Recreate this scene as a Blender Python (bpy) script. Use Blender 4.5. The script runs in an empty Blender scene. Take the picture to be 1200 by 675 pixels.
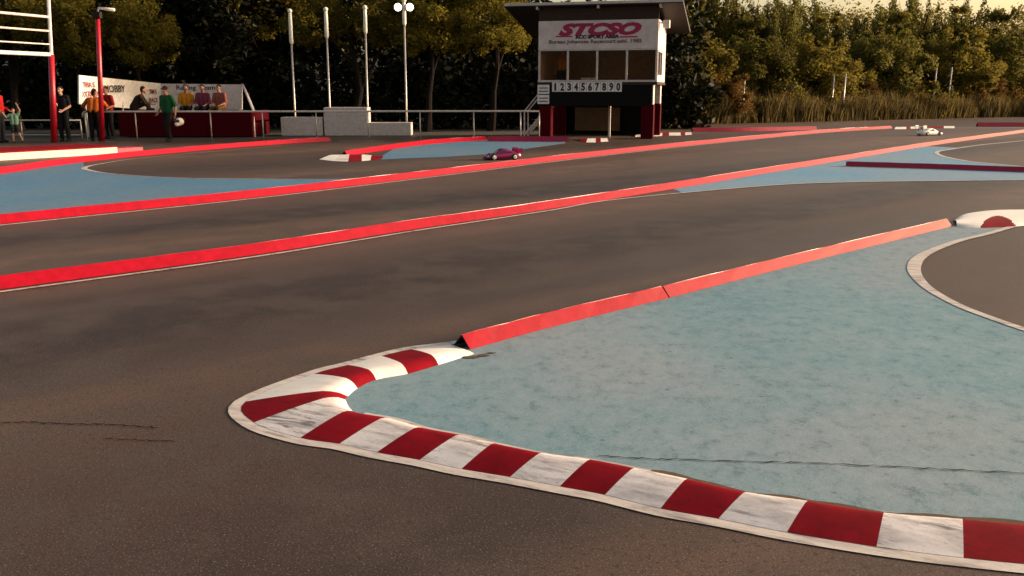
import bpy, bmesh, math, random
from mathutils import Vector, Matrix, noise as mnoise
R = math.radians
PI = math.pi
scene = bpy.context.scene
COL = scene.collection

# ------------------------------------------------------------------ camera
F, PITCH, CAMZ = 1040.0, R(12.5), 1.6
cam = bpy.data.cameras.new('camera')
cam.lens = 36.0 * F / 1200.0
cam.clip_start, cam.clip_end = 0.05, 3000
cam_o = bpy.data.objects.new('camera', cam)
cam_o.location = (0, 0, CAMZ)
cam_o.rotation_euler = (PI / 2 - PITCH, 0, 0)
COL.objects.link(cam_o)
scene.camera = cam_o

def ray(u, v):
    dx, dy = (u - 600) / F, (337.5 - v) / F
    return Vector((dx, math.cos(PITCH) + dy * math.sin(PITCH), -math.sin(PITCH) + dy * math.cos(PITCH)))
def G(u, v, z=0.0):
    """survey of the photograph: the spot at height z seen at (u, v)"""
    d = ray(u, v)
    t = (z - CAMZ) / d.z
    return Vector((d.x * t, d.y * t, z))
def AT(u, v, Y):
    """the spot at distance Y seen at (u, v)"""
    d = ray(u, v)
    t = Y / d.y
    return Vector((d.x * t, Y, CAMZ + d.z * t))
def V2(p): return Vector((p[0], p[1], 0))

# ------------------------------------------------------------------ linking
def tag(o, label=None, cat=None, group=None, kind=None):
    if label: o['label'] = label
    if cat: o['category'] = cat
    if group: o['group'] = group
    if kind: o['kind'] = kind
    return o
def empty(name, loc=(0, 0, 0), rz=0, label=None, cat=None, group=None):
    o = bpy.data.objects.new(name, None)
    o.location = loc
    o.rotation_euler = (0, 0, rz)
    o.empty_display_size = 0.1
    COL.objects.link(o)
    return tag(o, label, cat, group)
def link(name, me, mats=None, parent=None, smooth=False):
    o = bpy.data.objects.new(name, me)
    COL.objects.link(o)
    if mats is not None:
        for m in (mats if isinstance(mats, (list, tuple)) else [mats]):
            me.materials.append(m)
    if parent: o.parent = parent
    if smooth:
        for p in me.polygons: p.use_smooth = True
    return o

class MB:
    """collects shapes for ONE mesh"""
    def __init__(self): self.v, self.f, self.m = [], [], []
    def add(self, vs, fs, mi=0):
        b = len(self.v)
        self.v += [tuple(x) for x in vs]
        self.f += [tuple(i + b for i in f) for f in fs]
        self.m += [mi] * len(fs)
        return self
    def box(self, a, b, mi=0, M=None, bev=0.0):
        x0, y0, z0 = a; x1, y1, z1 = b
        if bev > 0:
            bm = bmesh.new()
            bmesh.ops.create_cube(bm, size=1)
            for v in bm.verts:
                v.co = Vector((x0 + (v.co.x + .5) * (x1 - x0), y0 + (v.co.y + .5) * (y1 - y0), z0 + (v.co.z + .5) * (z1 - z0)))
            bmesh.ops.bevel(bm, geom=list(bm.edges), offset=bev, segments=2, affect='EDGES', profile=.5)
            bm.verts.index_update()
            vs = [v.co.copy() for v in bm.verts]
            fs = [[v.index for v in f.verts] for f in bm.faces]
            bm.free()
        else:
            vs = [Vector(p) for p in ((x0, y0, z0), (x1, y0, z0), (x1, y1, z0), (x0, y1, z0), (x0, y0, z1), (x1, y0, z1), (x1, y1, z1), (x0, y1, z1))]
            fs = [(0, 3, 2, 1), (4, 5, 6, 7), (0, 1, 5, 4), (1, 2, 6, 5), (2, 3, 7, 6), (3, 0, 4, 7)]
        if M is not None: vs = [M @ v for v in vs]
        return self.add(vs, fs, mi)
    def tube(self, pts, rad, n=10, mi=0, caps=True):
        pts = [Vector(p) for p in pts]
        if not isinstance(rad, (list, tuple)): rad = [rad] * len(pts)
        vs, fs = [], []
        prev = None
        for i, p in enumerate(pts):
            d = (pts[min(i + 1, len(pts) - 1)] - pts[max(i - 1, 0)])
            d = d.normalized() if d.length > 1e-9 else Vector((0, 0, 1))
            if prev is None:
                a = d.cross(Vector((0, 0, 1)))
                if a.length < 1e-3: a = d.cross(Vector((1, 0, 0)))
            else:
                a = prev - d * prev.dot(d)
            a.normalize(); prev = a
            b = d.cross(a)
            for k in range(n):
                t = 2 * PI * k / n
                vs.append(p + (a * math.cos(t) + b * math.sin(t)) * rad[i])
        for i in range(len(pts) - 1):
            for k in range(n):
                k2 = (k + 1) % n
                fs.append((i * n + k, i * n + k2, (i + 1) * n + k2, (i + 1) * n + k))
        if caps:
            fs.append(tuple(range(n - 1, -1, -1)))
            fs.append(tuple((len(pts) - 1) * n + k for k in range(n)))
        return self.add(vs, fs, mi)
    def capsule(self, p0, r0, p1, r1, n=14):
        p0, p1 = Vector(p0), Vector(p1)
        d = p1 - p0
        L = d.length
        d = d / L if L > 1e-6 else Vector((0, 0, 1))
        pts, rad = [], []
        for k in range(5):
            t = -PI / 2 + (PI / 2) * k / 4
            pts.append(p0 + d * (r0 * math.sin(t))); rad.append(max(r0 * math.cos(t), r0 * .08))
        for k in range(5):
            t = (PI / 2) * k / 4
            pts.append(p1 + d * (r1 * math.sin(t))); rad.append(max(r1 * math.cos(t), r1 * .08))
        return self.tube(pts, rad, n)
    def ball(self, c, r, sc=(1, 1, 1), n=14):
        vs, fs = [], []
        m = 8
        for i in range(m + 1):
            t = -PI / 2 + PI * i / m
            for k in range(n):
                a = 2 * PI * k / n
                rr = max(math.cos(t), .02)
                vs.append(Vector((c[0] + r * sc[0] * rr * math.cos(a), c[1] + r * sc[1] * rr * math.sin(a), c[2] + r * sc[2] * math.sin(t))))
        for i in range(m):
            for k in range(n):
                k2 = (k + 1) % n
                fs.append((i * n + k, i * n + k2, (i + 1) * n + k2, (i + 1) * n + k))
        fs.append(tuple(range(n - 1, -1, -1))); fs.append(tuple(m * n + k for k in range(n)))
        return self.add(vs, fs)
    def mesh(self, name):
        me = bpy.data.meshes.new(name)
        me.from_pydata(self.v, [], self.f)
        if any(self.m):
            me.polygons.foreach_set('material_index', self.m)
        me.update()
        return me
    def build(self, name, mats, parent=None, smooth=False):
        return link(name, self.mesh(name), mats, parent, smooth)

def voxel(mb, name, size, mat, parent=None, sm=4):
    """fuse the collected volumes into one continuous skin"""
    me = mb.mesh(name + '_raw')
    o = bpy.data.objects.new(name + '_raw', me)
    COL.objects.link(o)
    r = o.modifiers.new('r', 'REMESH'); r.mode = 'VOXEL'; r.voxel_size = size
    s = o.modifiers.new('s', 'SMOOTH'); s.factor = .5; s.iterations = sm
    dg = bpy.context.evaluated_depsgraph_get()
    out = bpy.data.meshes.new_from_object(o.evaluated_get(dg))
    bpy.data.objects.remove(o); bpy.data.meshes.remove(me)
    out.name = name
    return link(name, out, mat, parent, True)

def lettering(txt, size, mat, parent, M, shear=0.0, bold=0.0, depth=.004, width=None, name='lettering', squash=None):
    c = bpy.data.curves.new('t', 'FONT')
    c.body = txt; c.size = size; c.shear = shear; c.offset = bold; c.extrude = depth
    c.align_x = 'CENTER'; c.align_y = 'CENTER'; c.resolution_u = 3
    o = bpy.data.objects.new('t', c)
    COL.objects.link(o)
    dg = bpy.context.evaluated_depsgraph_get()
    me = bpy.data.meshes.new_from_object(o.evaluated_get(dg))
    bpy.data.objects.remove(o); bpy.data.curves.remove(c)
    xs = [v.co.x for v in me.vertices]
    k = 1.0
    if width: k = width / (max(xs) - min(xs))
    cx = (max(xs) + min(xs)) / 2
    ys = [v.co.y for v in me.vertices]
    cy = (max(ys) + min(ys)) / 2
    for v in me.vertices:
        v.co = M @ Vector(((v.co.x - cx) * k, (v.co.y - cy) * (squash or 1), v.co.z))
    me.name = name
    me.materials.clear()
    return link(name, me, mat, parent)

def crom(pts, sub=6):
    """Catmull-Rom through the points; sub steps per span"""
    P = [Vector(p) for p in pts]
    P = [P[0] * 2 - P[1]] + P + [P[-1] * 2 - P[-2]]
    out = []
    for i in range(1, len(P) - 2):
        for k in range(sub):
            t = k / sub
            a, b, c, d = P[i - 1], P[i], P[i + 1], P[i + 2]
            out.append(.5 * ((2 * b) + (c - a) * t + (2 * a - 5 * b + 4 * c - d) * t * t + (3 * b - a - 3 * c + d) * t ** 3))
    out.append(P[-2])
    return out
def left_normals(pts):
    ns = []
    for i in range(len(pts)):
        d = pts[min(i + 1, len(pts) - 1)] - pts[max(i - 1, 0)]
        d.z = 0; d.normalize()
        ns.append(Vector((-d.y, d.x, 0)))
    return ns

# ------------------------------------------------------------------ materials
def new_mat(name):
    m = bpy.data.materials.new(name)
    m.use_nodes = True
    nt = m.node_tree
    return m, nt, nt.nodes['Principled BSDF']
def N(nt, t, **kw):
    n = nt.nodes.new(t)
    for k, v in kw.items(): setattr(n, k, v)
    return n
def mixc(nt, fac, a, b, mode='MIX'):
    n = nt.nodes.new('ShaderNodeMix'); n.data_type = 'RGBA'; n.blend_type = mode
    for sock, val in ((n.inputs[0], fac), (n.inputs[6], a), (n.inputs[7], b)):
        if hasattr(val, 'node'): nt.links.new(val, sock)
        elif isinstance(val, (int, float)): sock.default_value = val
        else: sock.default_value = (*val, 1) if len(val) == 3 else val
    return n.outputs[2]
def ramp(nt, fac, stops):
    n = nt.nodes.new('ShaderNodeValToRGB')
    e = n.color_ramp.elements
    while len(e) < len(stops): e.new(.5)
    for i, (p, c) in enumerate(stops):
        e[i].position = p
        e[i].color = (c, c, c, 1) if isinstance(c, (int, float)) else (*c, 1)
    nt.links.new(fac, n.inputs[0])
    return n.outputs[0]
def noise(nt, scale, detail=6, rough=.6, vec=None, mapscale=None, rot=0, dist=0.0):
    n = N(nt, 'ShaderNodeTexNoise')
    n.inputs['Scale'].default_value = scale; n.inputs['Detail'].default_value = detail
    n.inputs['Roughness'].default_value = rough; n.inputs['Distortion'].default_value = dist
    if vec is None:
        vec = N(nt, 'ShaderNodeNewGeometry').outputs['Position']
    if mapscale:
        r = N(nt, 'ShaderNodeMapping'); r.inputs['Rotation'].default_value = (0, 0, -rot)
        nt.links.new(vec, r.inputs[0])
        s = N(nt, 'ShaderNodeMapping'); s.inputs['Scale'].default_value = mapscale
        nt.links.new(r.outputs[0], s.inputs[0])
        vec = s.outputs[0]
    nt.links.new(vec, n.inputs['Vector'])
    return n.outputs[0]
def bump(nt, bsdf, h, strength=.3, dist=.01):
    b = N(nt, 'ShaderNodeBump'); b.inputs['Strength'].default_value = strength; b.inputs['Distance'].default_value = dist
    nt.links.new(h, b.inputs['Height']); nt.links.new(b.outputs[0], bsdf.inputs['Normal'])

def paint(name, col, rough=.5, spec=.5, wear=None, wear_amt=.25, metallic=0.0, scale=9, mott=.72):
    m, nt, b = new_mat(name)
    b.inputs['Roughness'].default_value = rough
    b.inputs['Specular IOR Level'].default_value = spec
    b.inputs['Metallic'].default_value = metallic
    n1 = noise(nt, scale, 8, .65)
    n2 = noise(nt, scale * 7, 4, .6)
    dark = tuple(c * mott for c in col)
    c = mixc(nt, ramp(nt, n1, [(.35, 0), (.7, 1)]), dark, col)
    if wear:
        c = mixc(nt, ramp(nt, n2, [(.62 - wear_amt * .2, 0), (.74, wear_amt * 2)]), c, wear)
    nt.links.new(c, b.inputs['Base Color'])
    bump(nt, b, n2, .12, .004)
    return m

TRACKROT = math.atan2(.66, .75)
def asphalt_mat():
    m, nt, b = new_mat('asphalt')
    big = noise(nt, .16, 4, .5)
    lane = noise(nt, .55, 5, .55, mapscale=(.09, 1, 1), rot=TRACKROT, dist=.3)
    patch = noise(nt, 1.7, 6, .65)
    grit = noise(nt, 120, 2, .7)
    grit2 = noise(nt, 34, 3, .75)
    base = mixc(nt, ramp(nt, big, [(.3, 0), (.7, 1)]), (.104, .062, .043), (.160, .095, .068))
    base = mixc(nt, ramp(nt, lane, [(.38, 0.0), (.62, .85)]), base, (.058, .038, .029))
    # rubber along the straights' racing lines, plus darkening of the near corner painted in
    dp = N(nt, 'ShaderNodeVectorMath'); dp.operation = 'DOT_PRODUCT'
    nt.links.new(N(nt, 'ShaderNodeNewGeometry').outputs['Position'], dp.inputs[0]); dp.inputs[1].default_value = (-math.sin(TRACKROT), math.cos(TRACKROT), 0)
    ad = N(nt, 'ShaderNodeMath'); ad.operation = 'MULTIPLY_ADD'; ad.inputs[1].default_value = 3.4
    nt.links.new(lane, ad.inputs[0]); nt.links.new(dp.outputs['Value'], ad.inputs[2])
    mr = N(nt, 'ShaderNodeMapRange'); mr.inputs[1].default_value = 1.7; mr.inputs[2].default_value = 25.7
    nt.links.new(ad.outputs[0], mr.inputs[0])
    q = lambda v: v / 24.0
    rub_and_vignette = ramp(nt, mr.outputs[0], [(q(1.6), .0), (q(2.6), .55), (q(3.9), .5), (q(4.9), 0), (q(6.1), .93), (q(6.9), .85), (q(8.0), 0), (q(9.3), 0), (q(10.2), .9), (q(11.2), .85), (q(12.2), 0), (q(16.5), 0), (q(18.6), .85), (q(20), .6), (q(22), 0)])  # first band puts the view's edge falloff into the tarmac colour
    base = mixc(nt, rub_and_vignette, base, (.022, .014, .011))
    base = mixc(nt, ramp(nt, patch, [(.44, 0), (.60, .75)]), base, (.066, .047, .036))
    base = mixc(nt, ramp(nt, grit2, [(.54, 0), (.66, .85)]), base, (.030, .022, .018))
    base = mixc(nt, ramp(nt, grit, [(.60, 0), (.70, .9)]), base, (.24, .19, .155))
    base = mixc(nt, ramp(nt, grit, [(.30, .9), (.44, 0)]), base, (.018, .013, .011))
    # small loose stones and pits
    vo = N(nt, 'ShaderNodeTexVoronoi'); vo.inputs['Scale'].default_value = 11; vo.inputs['Randomness'].default_value = 1
    nt.links.new(N(nt, 'ShaderNodeNewGeometry').outputs['Position'], vo.inputs['Vector'])
    base = mixc(nt, ramp(nt, vo.outputs['Distance'], [(.0, .8), (.11, 0)]), base, (.03, .024, .02))
    nt.links.new(base, b.inputs['Base Color'])
    b.inputs['Roughness'].default_value = .72
    nt.links.new(ramp(nt, lane, [(.3, .62), (.7, .45)]), b.inputs['Roughness'])
    b.inputs['Specular IOR Level'].default_value = .20
    bump(nt, b, grit, .22, .005)
    return m
def blue_mat(name, c1, c2, grey, dark=.7):
    m, nt, b = new_mat(name)
    a = noise(nt, .9, 9, .72, mapscale=(.8, .6, 1), rot=R(-5))
    s = noise(nt, 9, 12, .8, mapscale=(1, .75, 1), rot=R(-4), dist=.1)
    st = noise(nt, 24, 6, .75, mapscale=(.16, 1, 1), rot=R(38))
    f = noise(nt, 40, 5, .7)
    g = noise(nt, 160, 3, .7)
    c = mixc(nt, ramp(nt, a, [(.35, 0), (.65, 1)]), c1, c2)
    bigl = noise(nt, .28, 3, .5)
    c = mixc(nt, ramp(nt, bigl, [(.44, 0), (.60, .75)]), c, tuple(x * .78 for x in grey))
    c = mixc(nt, ramp(nt, s, [(.47, 0), (.68, .5)]), c, grey)
    c = mixc(nt, ramp(nt, s, [(.34, dark), (.47, 0)]), c, tuple(x * .45 for x in c1))
    c = mixc(nt, ramp(nt, st, [(.60, 0), (.70, .55)]), c, grey)
    c = mixc(nt, ramp(nt, st, [(.29, .6), (.38, 0)]), c, tuple(x * .5 for x in c1))
    c = mixc(nt, ramp(nt, f, [(.60, 0), (.72, .5)]), c, tuple(x * .4 for x in c1))
    c = mixc(nt, ramp(nt, g, [(.32, .6), (.46, 0)]), c, tuple(x * .5 for x in c1))
    c = mixc(nt, ramp(nt, g, [(.58, 0), (.70, .5)]), c, (.42, .46, .48))
    vo = N(nt, 'ShaderNodeTexVoronoi'); vo.inputs['Scale'].default_value = 5
    nt.links.new(N(nt, 'ShaderNodeNewGeometry').outputs['Position'], vo.inputs['Vector'])
    c = mixc(nt, ramp(nt, vo.outputs['Distance'], [(.0, .8), (.09, 0)]), c, (.05, .06, .06))
    nt.links.new(c, b.inputs['Base Color'])
    b.inputs['Roughness'].default_value = .62; b.inputs['Specular IOR Level'].default_value = .18
    bump(nt, b, g, .12, .004)
    return m
def scuff_white(name, amt, col=(.74, .70, .66)):
    m, nt, b = new_mat(name)
    s = noise(nt, 7, 9, .7, mapscale=(.45, 1.4, 1), rot=R(-25), dist=.3)
    f = noise(nt, 55, 5, .7)
    c = mixc(nt, ramp(nt, s, [(.50 - amt * .09, 0), (.66, min(1, amt))]), col, (.22, .19, .19))
    v = noise(nt, 20, 8, .75, mapscale=(.14, 1, 1), rot=R(-28), dist=.5)
    pt = noise(nt, 3.2, 4, .6)
    ml = N(nt, 'ShaderNodeMath'); ml.operation = 'MULTIPLY'
    nt.links.new(ramp(nt, v, [(.50, 0), (.60, amt * 1.5)]), ml.inputs[0]); nt.links.new(ramp(nt, pt, [(.40, .12), (.60, 1)]), ml.inputs[1])
    c = mixc(nt, ml.outputs[0], c, (.12, .10, .10))
    ch = noise(nt, 24, 8, .8)
    c = mixc(nt, ramp(nt, ch, [(.64, 0), (.68, min(1, amt * 1.4))]), c, (.20, .17, .15))
    c = mixc(nt, ramp(nt, f, [(.55, 0), (.75, amt * .8)]), c, (.25, .22, .20))
    nt.links.new(c, b.inputs['Base Color'])
    b.inputs['Roughness'].default_value = .55
    bump(nt, b, s, .35, .006)
    return m
def leaf_mat(name, cols, trans=.25):
    m, nt, b = new_mat(name)
    g = N(nt, 'ShaderNodeNewGeometry')
    k = len(cols)
    c = ramp(nt, g.outputs['Random Per Island'], [(i / max(1, k - 1), col) for i, col in enumerate(cols)])
    oi = N(nt, 'ShaderNodeObjectInfo')
    hs = N(nt, 'ShaderNodeHueSaturation')
    mr = N(nt, 'ShaderNodeMapRange'); mr.inputs[3].default_value = .75; mr.inputs[4].default_value = 1.25
    nt.links.new(oi.outputs['Random'], mr.inputs[0]); nt.links.new(mr.outputs[0], hs.inputs['Value'])
    nt.links.new(c, hs.inputs['Color'])
    nt.links.new(hs.outputs[0], b.inputs['Base Color'])
    b.inputs['Roughness'].default_value = .6
    b.inputs['Specular IOR Level'].default_value = .08
    t = N(nt, 'ShaderNodeBsdfTranslucent'); nt.links.new(hs.outputs[0], t.inputs[0])
    mx = N(nt, 'ShaderNodeMixShader'); mx.inputs[0].default_value = trans
    out = nt.nodes['Material Output']
    nt.links.new(b.outputs[0], mx.inputs[1]); nt.links.new(t.outputs[0], mx.inputs[2]); nt.links.new(mx.outputs[0], out.inputs[0])
    return m

M = {}
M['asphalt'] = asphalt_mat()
M['blue'] = blue_mat('teal_paint', (.110, .225, .275), (.158, .272, .320), (.30, .345, .385))
M['blue_far'] = blue_mat('blue_paint', (.10, .25, .39), (.13, .29, .42), (.25, .34, .42), .5)
M['blue_deep'] = blue_mat('deep_blue_paint', (.055, .165, .28), (.075, .195, .31), (.15, .24, .32), .5)
M['grime'] = paint('grime', (.13, .10, .07), .95, .05, (.04, .03, .02), .4, scale=20)
M['crack'] = paint('crack', (.012, .011, .01), .9, .1)
M['line'] = scuff_white('line_paint', .6, (.54, .49, .45))
M['white_k'] = scuff_white('kerb_white', .12, (.80, .76, .70))
M['white_worn'] = scuff_white('kerb_white_worn', .6, (.76, .70, .68))
def kerb_red():
    m, nt, b = new_mat('kerb_red')
    n = noise(nt, 5, 8, .7); v = noise(nt, 20, 8, .75, mapscale=(.14, 1, 1), rot=R(-28), dist=.5); ch = noise(nt, 26, 8, .8)
    c = mixc(nt, ramp(nt, n, [(.35, 0), (.65, 1)]), (.15, .001, .005), (.24, .002, .010))
    c = mixc(nt, ramp(nt, v, [(.55, 0), (.68, .7)]), c, (.05, .004, .006))
    c = mixc(nt, ramp(nt, ch, [(.68, 0), (.71, .75)]), c, (.17, .12, .105))
    nt.links.new(c, b.inputs['Base Color'])
    b.inputs['Roughness'].default_value = .7; b.inputs['Specular IOR Level'].default_value = .08
    bump(nt, b, ch, .3, .004)
    return m
M['red_k'] = kerb_red()
M['red_b'] = paint('barrier_red', (.33, .002, .013), .31, .30, (.10, .004, .006), .3)
M['red_dark'] = paint('crimson_paint', (.36, .004, .034), .45, .5, (.05, .0, .01), .15)
M['red_wall'] = paint('stand_red', (.065, .001, .005), .85, .06)
M['red_pole'] = paint('pole_red', (.40, .006, .02), .4, .5)
M['cream'] = paint('cream_paint', (.74, .66, .50), .6, .3, (.2, .15, .1), .25)
M['white'] = paint('white_paint', (.78, .72, .68), .55, .4)
M['panel_white'] = paint('panel_white', (.86, .83, .78), .5, .3)
M['panel_pink'] = paint('panel_offwhite', (.74, .62, .57), .5, .3)  # pinkish tone carries the shade on the white lettered panel
M['board_white'] = paint('board_white', (.66, .54, .52), .5, .3, scale=3)
M['podium'] = paint('podium_white', (.62, .52, .48), .6, .3, (.2, .16, .15), .15)
M['black'] = paint('black_paint', (.012, .010, .010), .7, .2)
M['banner_black'] = paint('black_banner', (.008, .007, .007), .9, .1)
M['dark_wood'] = paint('dark_wood', (.045, .025, .02), .8, .2)
M['wood'] = paint('plywood', (.12, .07, .032), .7, .2, (.08, .04, .02), .3, scale=3)
M['roof'] = paint('roof_sheet', (.022, .017, .015), .6, .4)
M['frame'] = paint('window_frame_paint', (.55, .47, .44), .5, .4)
M['steel'] = paint('galvanised_steel', (.50, .45, .42), .45, .5, metallic=.4)
M['rail'] = paint('rail_paint', (.62, .54, .50), .45, .5)
M['sunlit_pole_top'] = paint('sunlit_pole_top', (.88, .84, .70), .4, .4)  # pale tone paints sunlight onto the pole tops
M['magenta'] = paint('magenta_lettering', (.36, .012, .075), .5, .3)
M['text_dark'] = paint('dark_lettering', (.035, .02, .03), .6, .3)
M['text_grey'] = paint('grey_lettering', (.13, .09, .10), .6, .3)
M['text_red'] = paint('red_lettering', (.30, .02, .02), .6, .3)
M['interior'] = paint('interior_brown', (.42, .27, .21), .8, .2)
M['tyre'] = paint('tyre_rubber', (.015, .013, .012), .85, .2)
M['rim'] = paint('wheel_rim', (.65, .62, .58), .35, .5)
M['car_pink'] = paint('car_magenta', (.21, .006, .075), .25, .6, mott=.9)
M['car_white'] = paint('car_white', (.84, .82, .78), .22, .6, mott=.96)
M['bark'] = paint('bark', (.014, .010, .008), .9, .1, scale=14)
def glass():
    m, nt, b = new_mat('window_glass')
    b.inputs['Base Color'].default_value = (.80, .70, .62, 1)
    b.inputs['Roughness'].default_value = .02
    b.inputs['Transmission Weight'].default_value = 1.0
    b.inputs['IOR'].default_value = 1.2
    n = noise(nt, 1.5, 2); bump(nt, b, n, .02, .01)
    return m
M['glass'] = glass()
def dark_glass():
    m, nt, b = new_mat('tinted_glass')
    n = noise(nt, 8, 2)
    nt.links.new(mixc(nt, n, (.01, .01, .012), (.02, .018, .02)), b.inputs['Base Color'])
    b.inputs['Roughness'].default_value = .12
    return m
M['dark_glass'] = dark_glass()
def lamp_mat():
    m, nt, b = new_mat('lit_lamp')
    n = noise(nt, 30, 2)
    nt.links.new(mixc(nt, n, (1, .86, .6), (1, .93, .75)), b.inputs['Emission Color'])
    b.inputs['Emission Strength'].default_value = 5
    return m
M['lamp'] = lamp_mat()
def dirt():
    m, nt, b = new_mat('bare_earth')
    n = noise(nt, .6, 8, .7); f = noise(nt, 14, 6, .7)
    c = mixc(nt, ramp(nt, n, [(.35, 0), (.65, 1)]), (.014, .010, .006), (.024, .018, .010))
    c = mixc(nt, ramp(nt, f, [(.5, 0), (.7, .6)]), c, (.010, .009, .004))
    nt.links.new(c, b.inputs['Base Color']); b.inputs['Roughness'].default_value = .95
    bump(nt, b, f, .6, .03)
    return m
M['dirt'] = dirt()
M['leaf_shaded'] = leaf_mat('leaf_shaded', [(.006, .007, .003), (.009, .011, .004), (.014, .014, .005)], .1)  # leaf colours darkened to hold the deep shade of the wood
M['leaf_olive'] = leaf_mat('leaf_olive', [(.072, .064, .012), (.13, .108, .017), (.19, .145, .024)], .5)
M['leaf_yellow'] = leaf_mat('leaf_yellow', [(.075, .070, .010), (.135, .115, .016), (.19, .145, .022)], .5)
M['leaf_green'] = leaf_mat('leaf_green', [(.060, .060, .012), (.108, .100, .019), (.165, .135, .027)], .5)
M['leaf_brown'] = leaf_mat('leaf_brown', [(.07, .04, .011), (.12, .066, .016), (.17, .095, .024)], .5)
M['dry'] = leaf_mat('dry_stalks', [(.055, .045, .015), (.11, .082, .026), (.18, .135, .055)], .5)

# ------------------------------------------------------------------ light
SUN_AZ, SUN_EL = R(79), R(12)
sun_dir = Vector((math.sin(SUN_AZ) * math.cos(SUN_EL), math.cos(SUN_AZ) * math.cos(SUN_EL), math.sin(SUN_EL)))
w = bpy.data.worlds.new('World'); scene.world = w; w.use_nodes = True
nt = w.node_tree
bg = nt.nodes['Background']
sky = N(nt, 'ShaderNodeTexSky'); sky.sky_type = 'NISHITA'; sky.sun_disc = False
sky.sun_elevation = SUN_EL; sky.sun_rotation = SUN_AZ
sky.air_density = 1.0; sky.dust_density = 4.0; sky.ozone_density = .6; sky.altitude = 50
warm = mixc(nt, 1.0, sky.outputs[0], (1.0, .87, .73), 'MULTIPLY')
nt.links.new(warm, bg.inputs[0]); bg.inputs[1].default_value = .13
ld = bpy.data.lights.new('sun', 'SUN'); ld.energy = 4.6; ld.angle = R(10); ld.color = (1, .77, .57)
lo = bpy.data.objects.new('sun', ld); COL.objects.link(lo)
lo.rotation_euler = (-sun_dir).to_track_quat('-Z', 'Y').to_euler()
scene.view_settings.view_transform = 'Standard'
scene.view_settings.look = 'None'
scene.view_settings.gamma = 1
scene.view_settings.exposure = 1.1

# ------------------------------------------------------------------ ground
def sheet(name, pts, z, mat, kind='structure', parent=None, label=None):
    me = bpy.data.meshes.new(name)
    me.from_pydata([(p[0], p[1], z) for p in pts], [], [tuple(range(len(pts)))])
    me.update()
    if me.polygons[0].normal.z < 0: me.flip_normals()
    o = link(name, me, mat, parent)
    if kind: o['kind'] = kind
    return o
sheet('ground', [(-400, -60), (400, -60), (400, 700), (-400, 700)], -0.004, M['dirt'])
# asphalt with its far edge following the foot of the planted bank
far = [G(-60, 168), G(140, 165), G(300, 161.5), G(430, 159.6), G(620, 158.4), G(780, 147), G(900, 143.5), G(1060, 140), G(1200, 137.5)]
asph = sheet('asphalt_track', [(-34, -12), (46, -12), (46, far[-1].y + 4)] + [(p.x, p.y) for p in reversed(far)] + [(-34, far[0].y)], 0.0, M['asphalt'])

def strip(name, path, width, z, mat, side=0.0, kind='structure', taper=None):
    """flat painted line along a path; side -1..1 moves it off the path"""
    ns = left_normals(path)
    mb = MB(); vs, fs = [], []
    for i, (p, n) in enumerate(zip(path, ns)):
        wd = width * (taper(i / (len(path) - 1)) if taper else 1)
        a = p + n * (wd * (side - 1) / 2); b = p + n * (wd * (side + 1) / 2)
        vs += [(a.x, a.y, z), (b.x, b.y, z)]
    for i in range(len(path) - 1): fs.append((2 * i, 2 * i + 2, 2 * i + 3, 2 * i + 1))
    mb.add(vs, fs)
    o = mb.build(name, mat)
    if kind: o['kind'] = kind
    return o

# ------------------------------------------------------------------ kerbs
RIDGE = .74
def prof(t):
    if t < RIDGE: return .55 * t / RIDGE + .45 * math.sin(PI / 2 * t / RIDGE)
    return max(0, math.cos(PI / 2 * (t - RIDGE) / (1 - RIDGE))) ** .7
def rumble_kerb(name, label, bounds, cols, h, group='painted rumble kerbs on the track', sub=5, nv=12, fade=False):
    O = crom([V2(b[0]) for b in bounds], sub); I = crom([V2(b[1]) for b in bounds], sub)
    base = O[0].copy()
    root = empty(name, base, 0, label, 'kerb', group)
    for i, c in enumerate(cols):
        mb = MB(); vs, fs, = [], []
        for k in range(sub + 1):
            o, n = O[i * sub + k], I[i * sub + k]
            for j in range(nv + 1):
                t = j / nv
                p = o.lerp(n, t) - base
                e = 1.0
                if fade and i == len(cols) - 1: e = 1 - .85 * (k / sub) ** 1.5
                vs.append((p.x, p.y, .005 + h * e * prof(t)))
        for k in range(sub):
            for j in range(nv):
                a = k * (nv + 1) + j
                fs.append((a, a + 1, a + nv + 2, a + nv + 1))
        mi = []
        mb.add(vs, fs)
        if isinstance(c, tuple):
            mats = [M[c[0]], M[c[1]]]
            mb.m = [1 if ((q % nv) + .5) / nv > .54 + .45 * abs((q // nv + .5) / sub + c[3] - 1) ** 1.6 else 0 for q in range(len(fs))]
        else:
            mats = M[c]
        # flip so that the faces look up
        me = mb.mesh('kerb_block')
        if sum(p.normal.z for p in me.polygons) < 0: me.flip_normals()
        o = link('kerb_block', me, mats, root, True)
        first = c[0] if isinstance(c, tuple) else c
        o['label'] = {'red_k': 'red painted kerb block', 'white_k': 'clean white kerb block', 'white_worn': 'scuffed white kerb block'}[first]
    return root, O, I

KH = .038
low = [((1129, 655), (1128, 612)), ((1027, 642), (1035, 604)), ((922, 625), (944, 590)), ((842, 609), (871, 579)), ((774, 597), (802, 564)),
       ((709, 581), (740, 551)), ((656, 571), (688, 541)), ((598, 560), (631, 533)), ((541, 550.5), (575, 522)), ((492, 540), (533, 512)),
       ((442, 531), (485, 503)), ((398, 521), (445, 492)), ((352, 514), (401, 484))]
bounds = []
for o, r in low:
    O_, R_ = G(*o), V2(G(r[0], r[1], KH))
    bounds.append((V2(O_), V2(O_) + (R_ - V2(O_)) / RIDGE))
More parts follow.
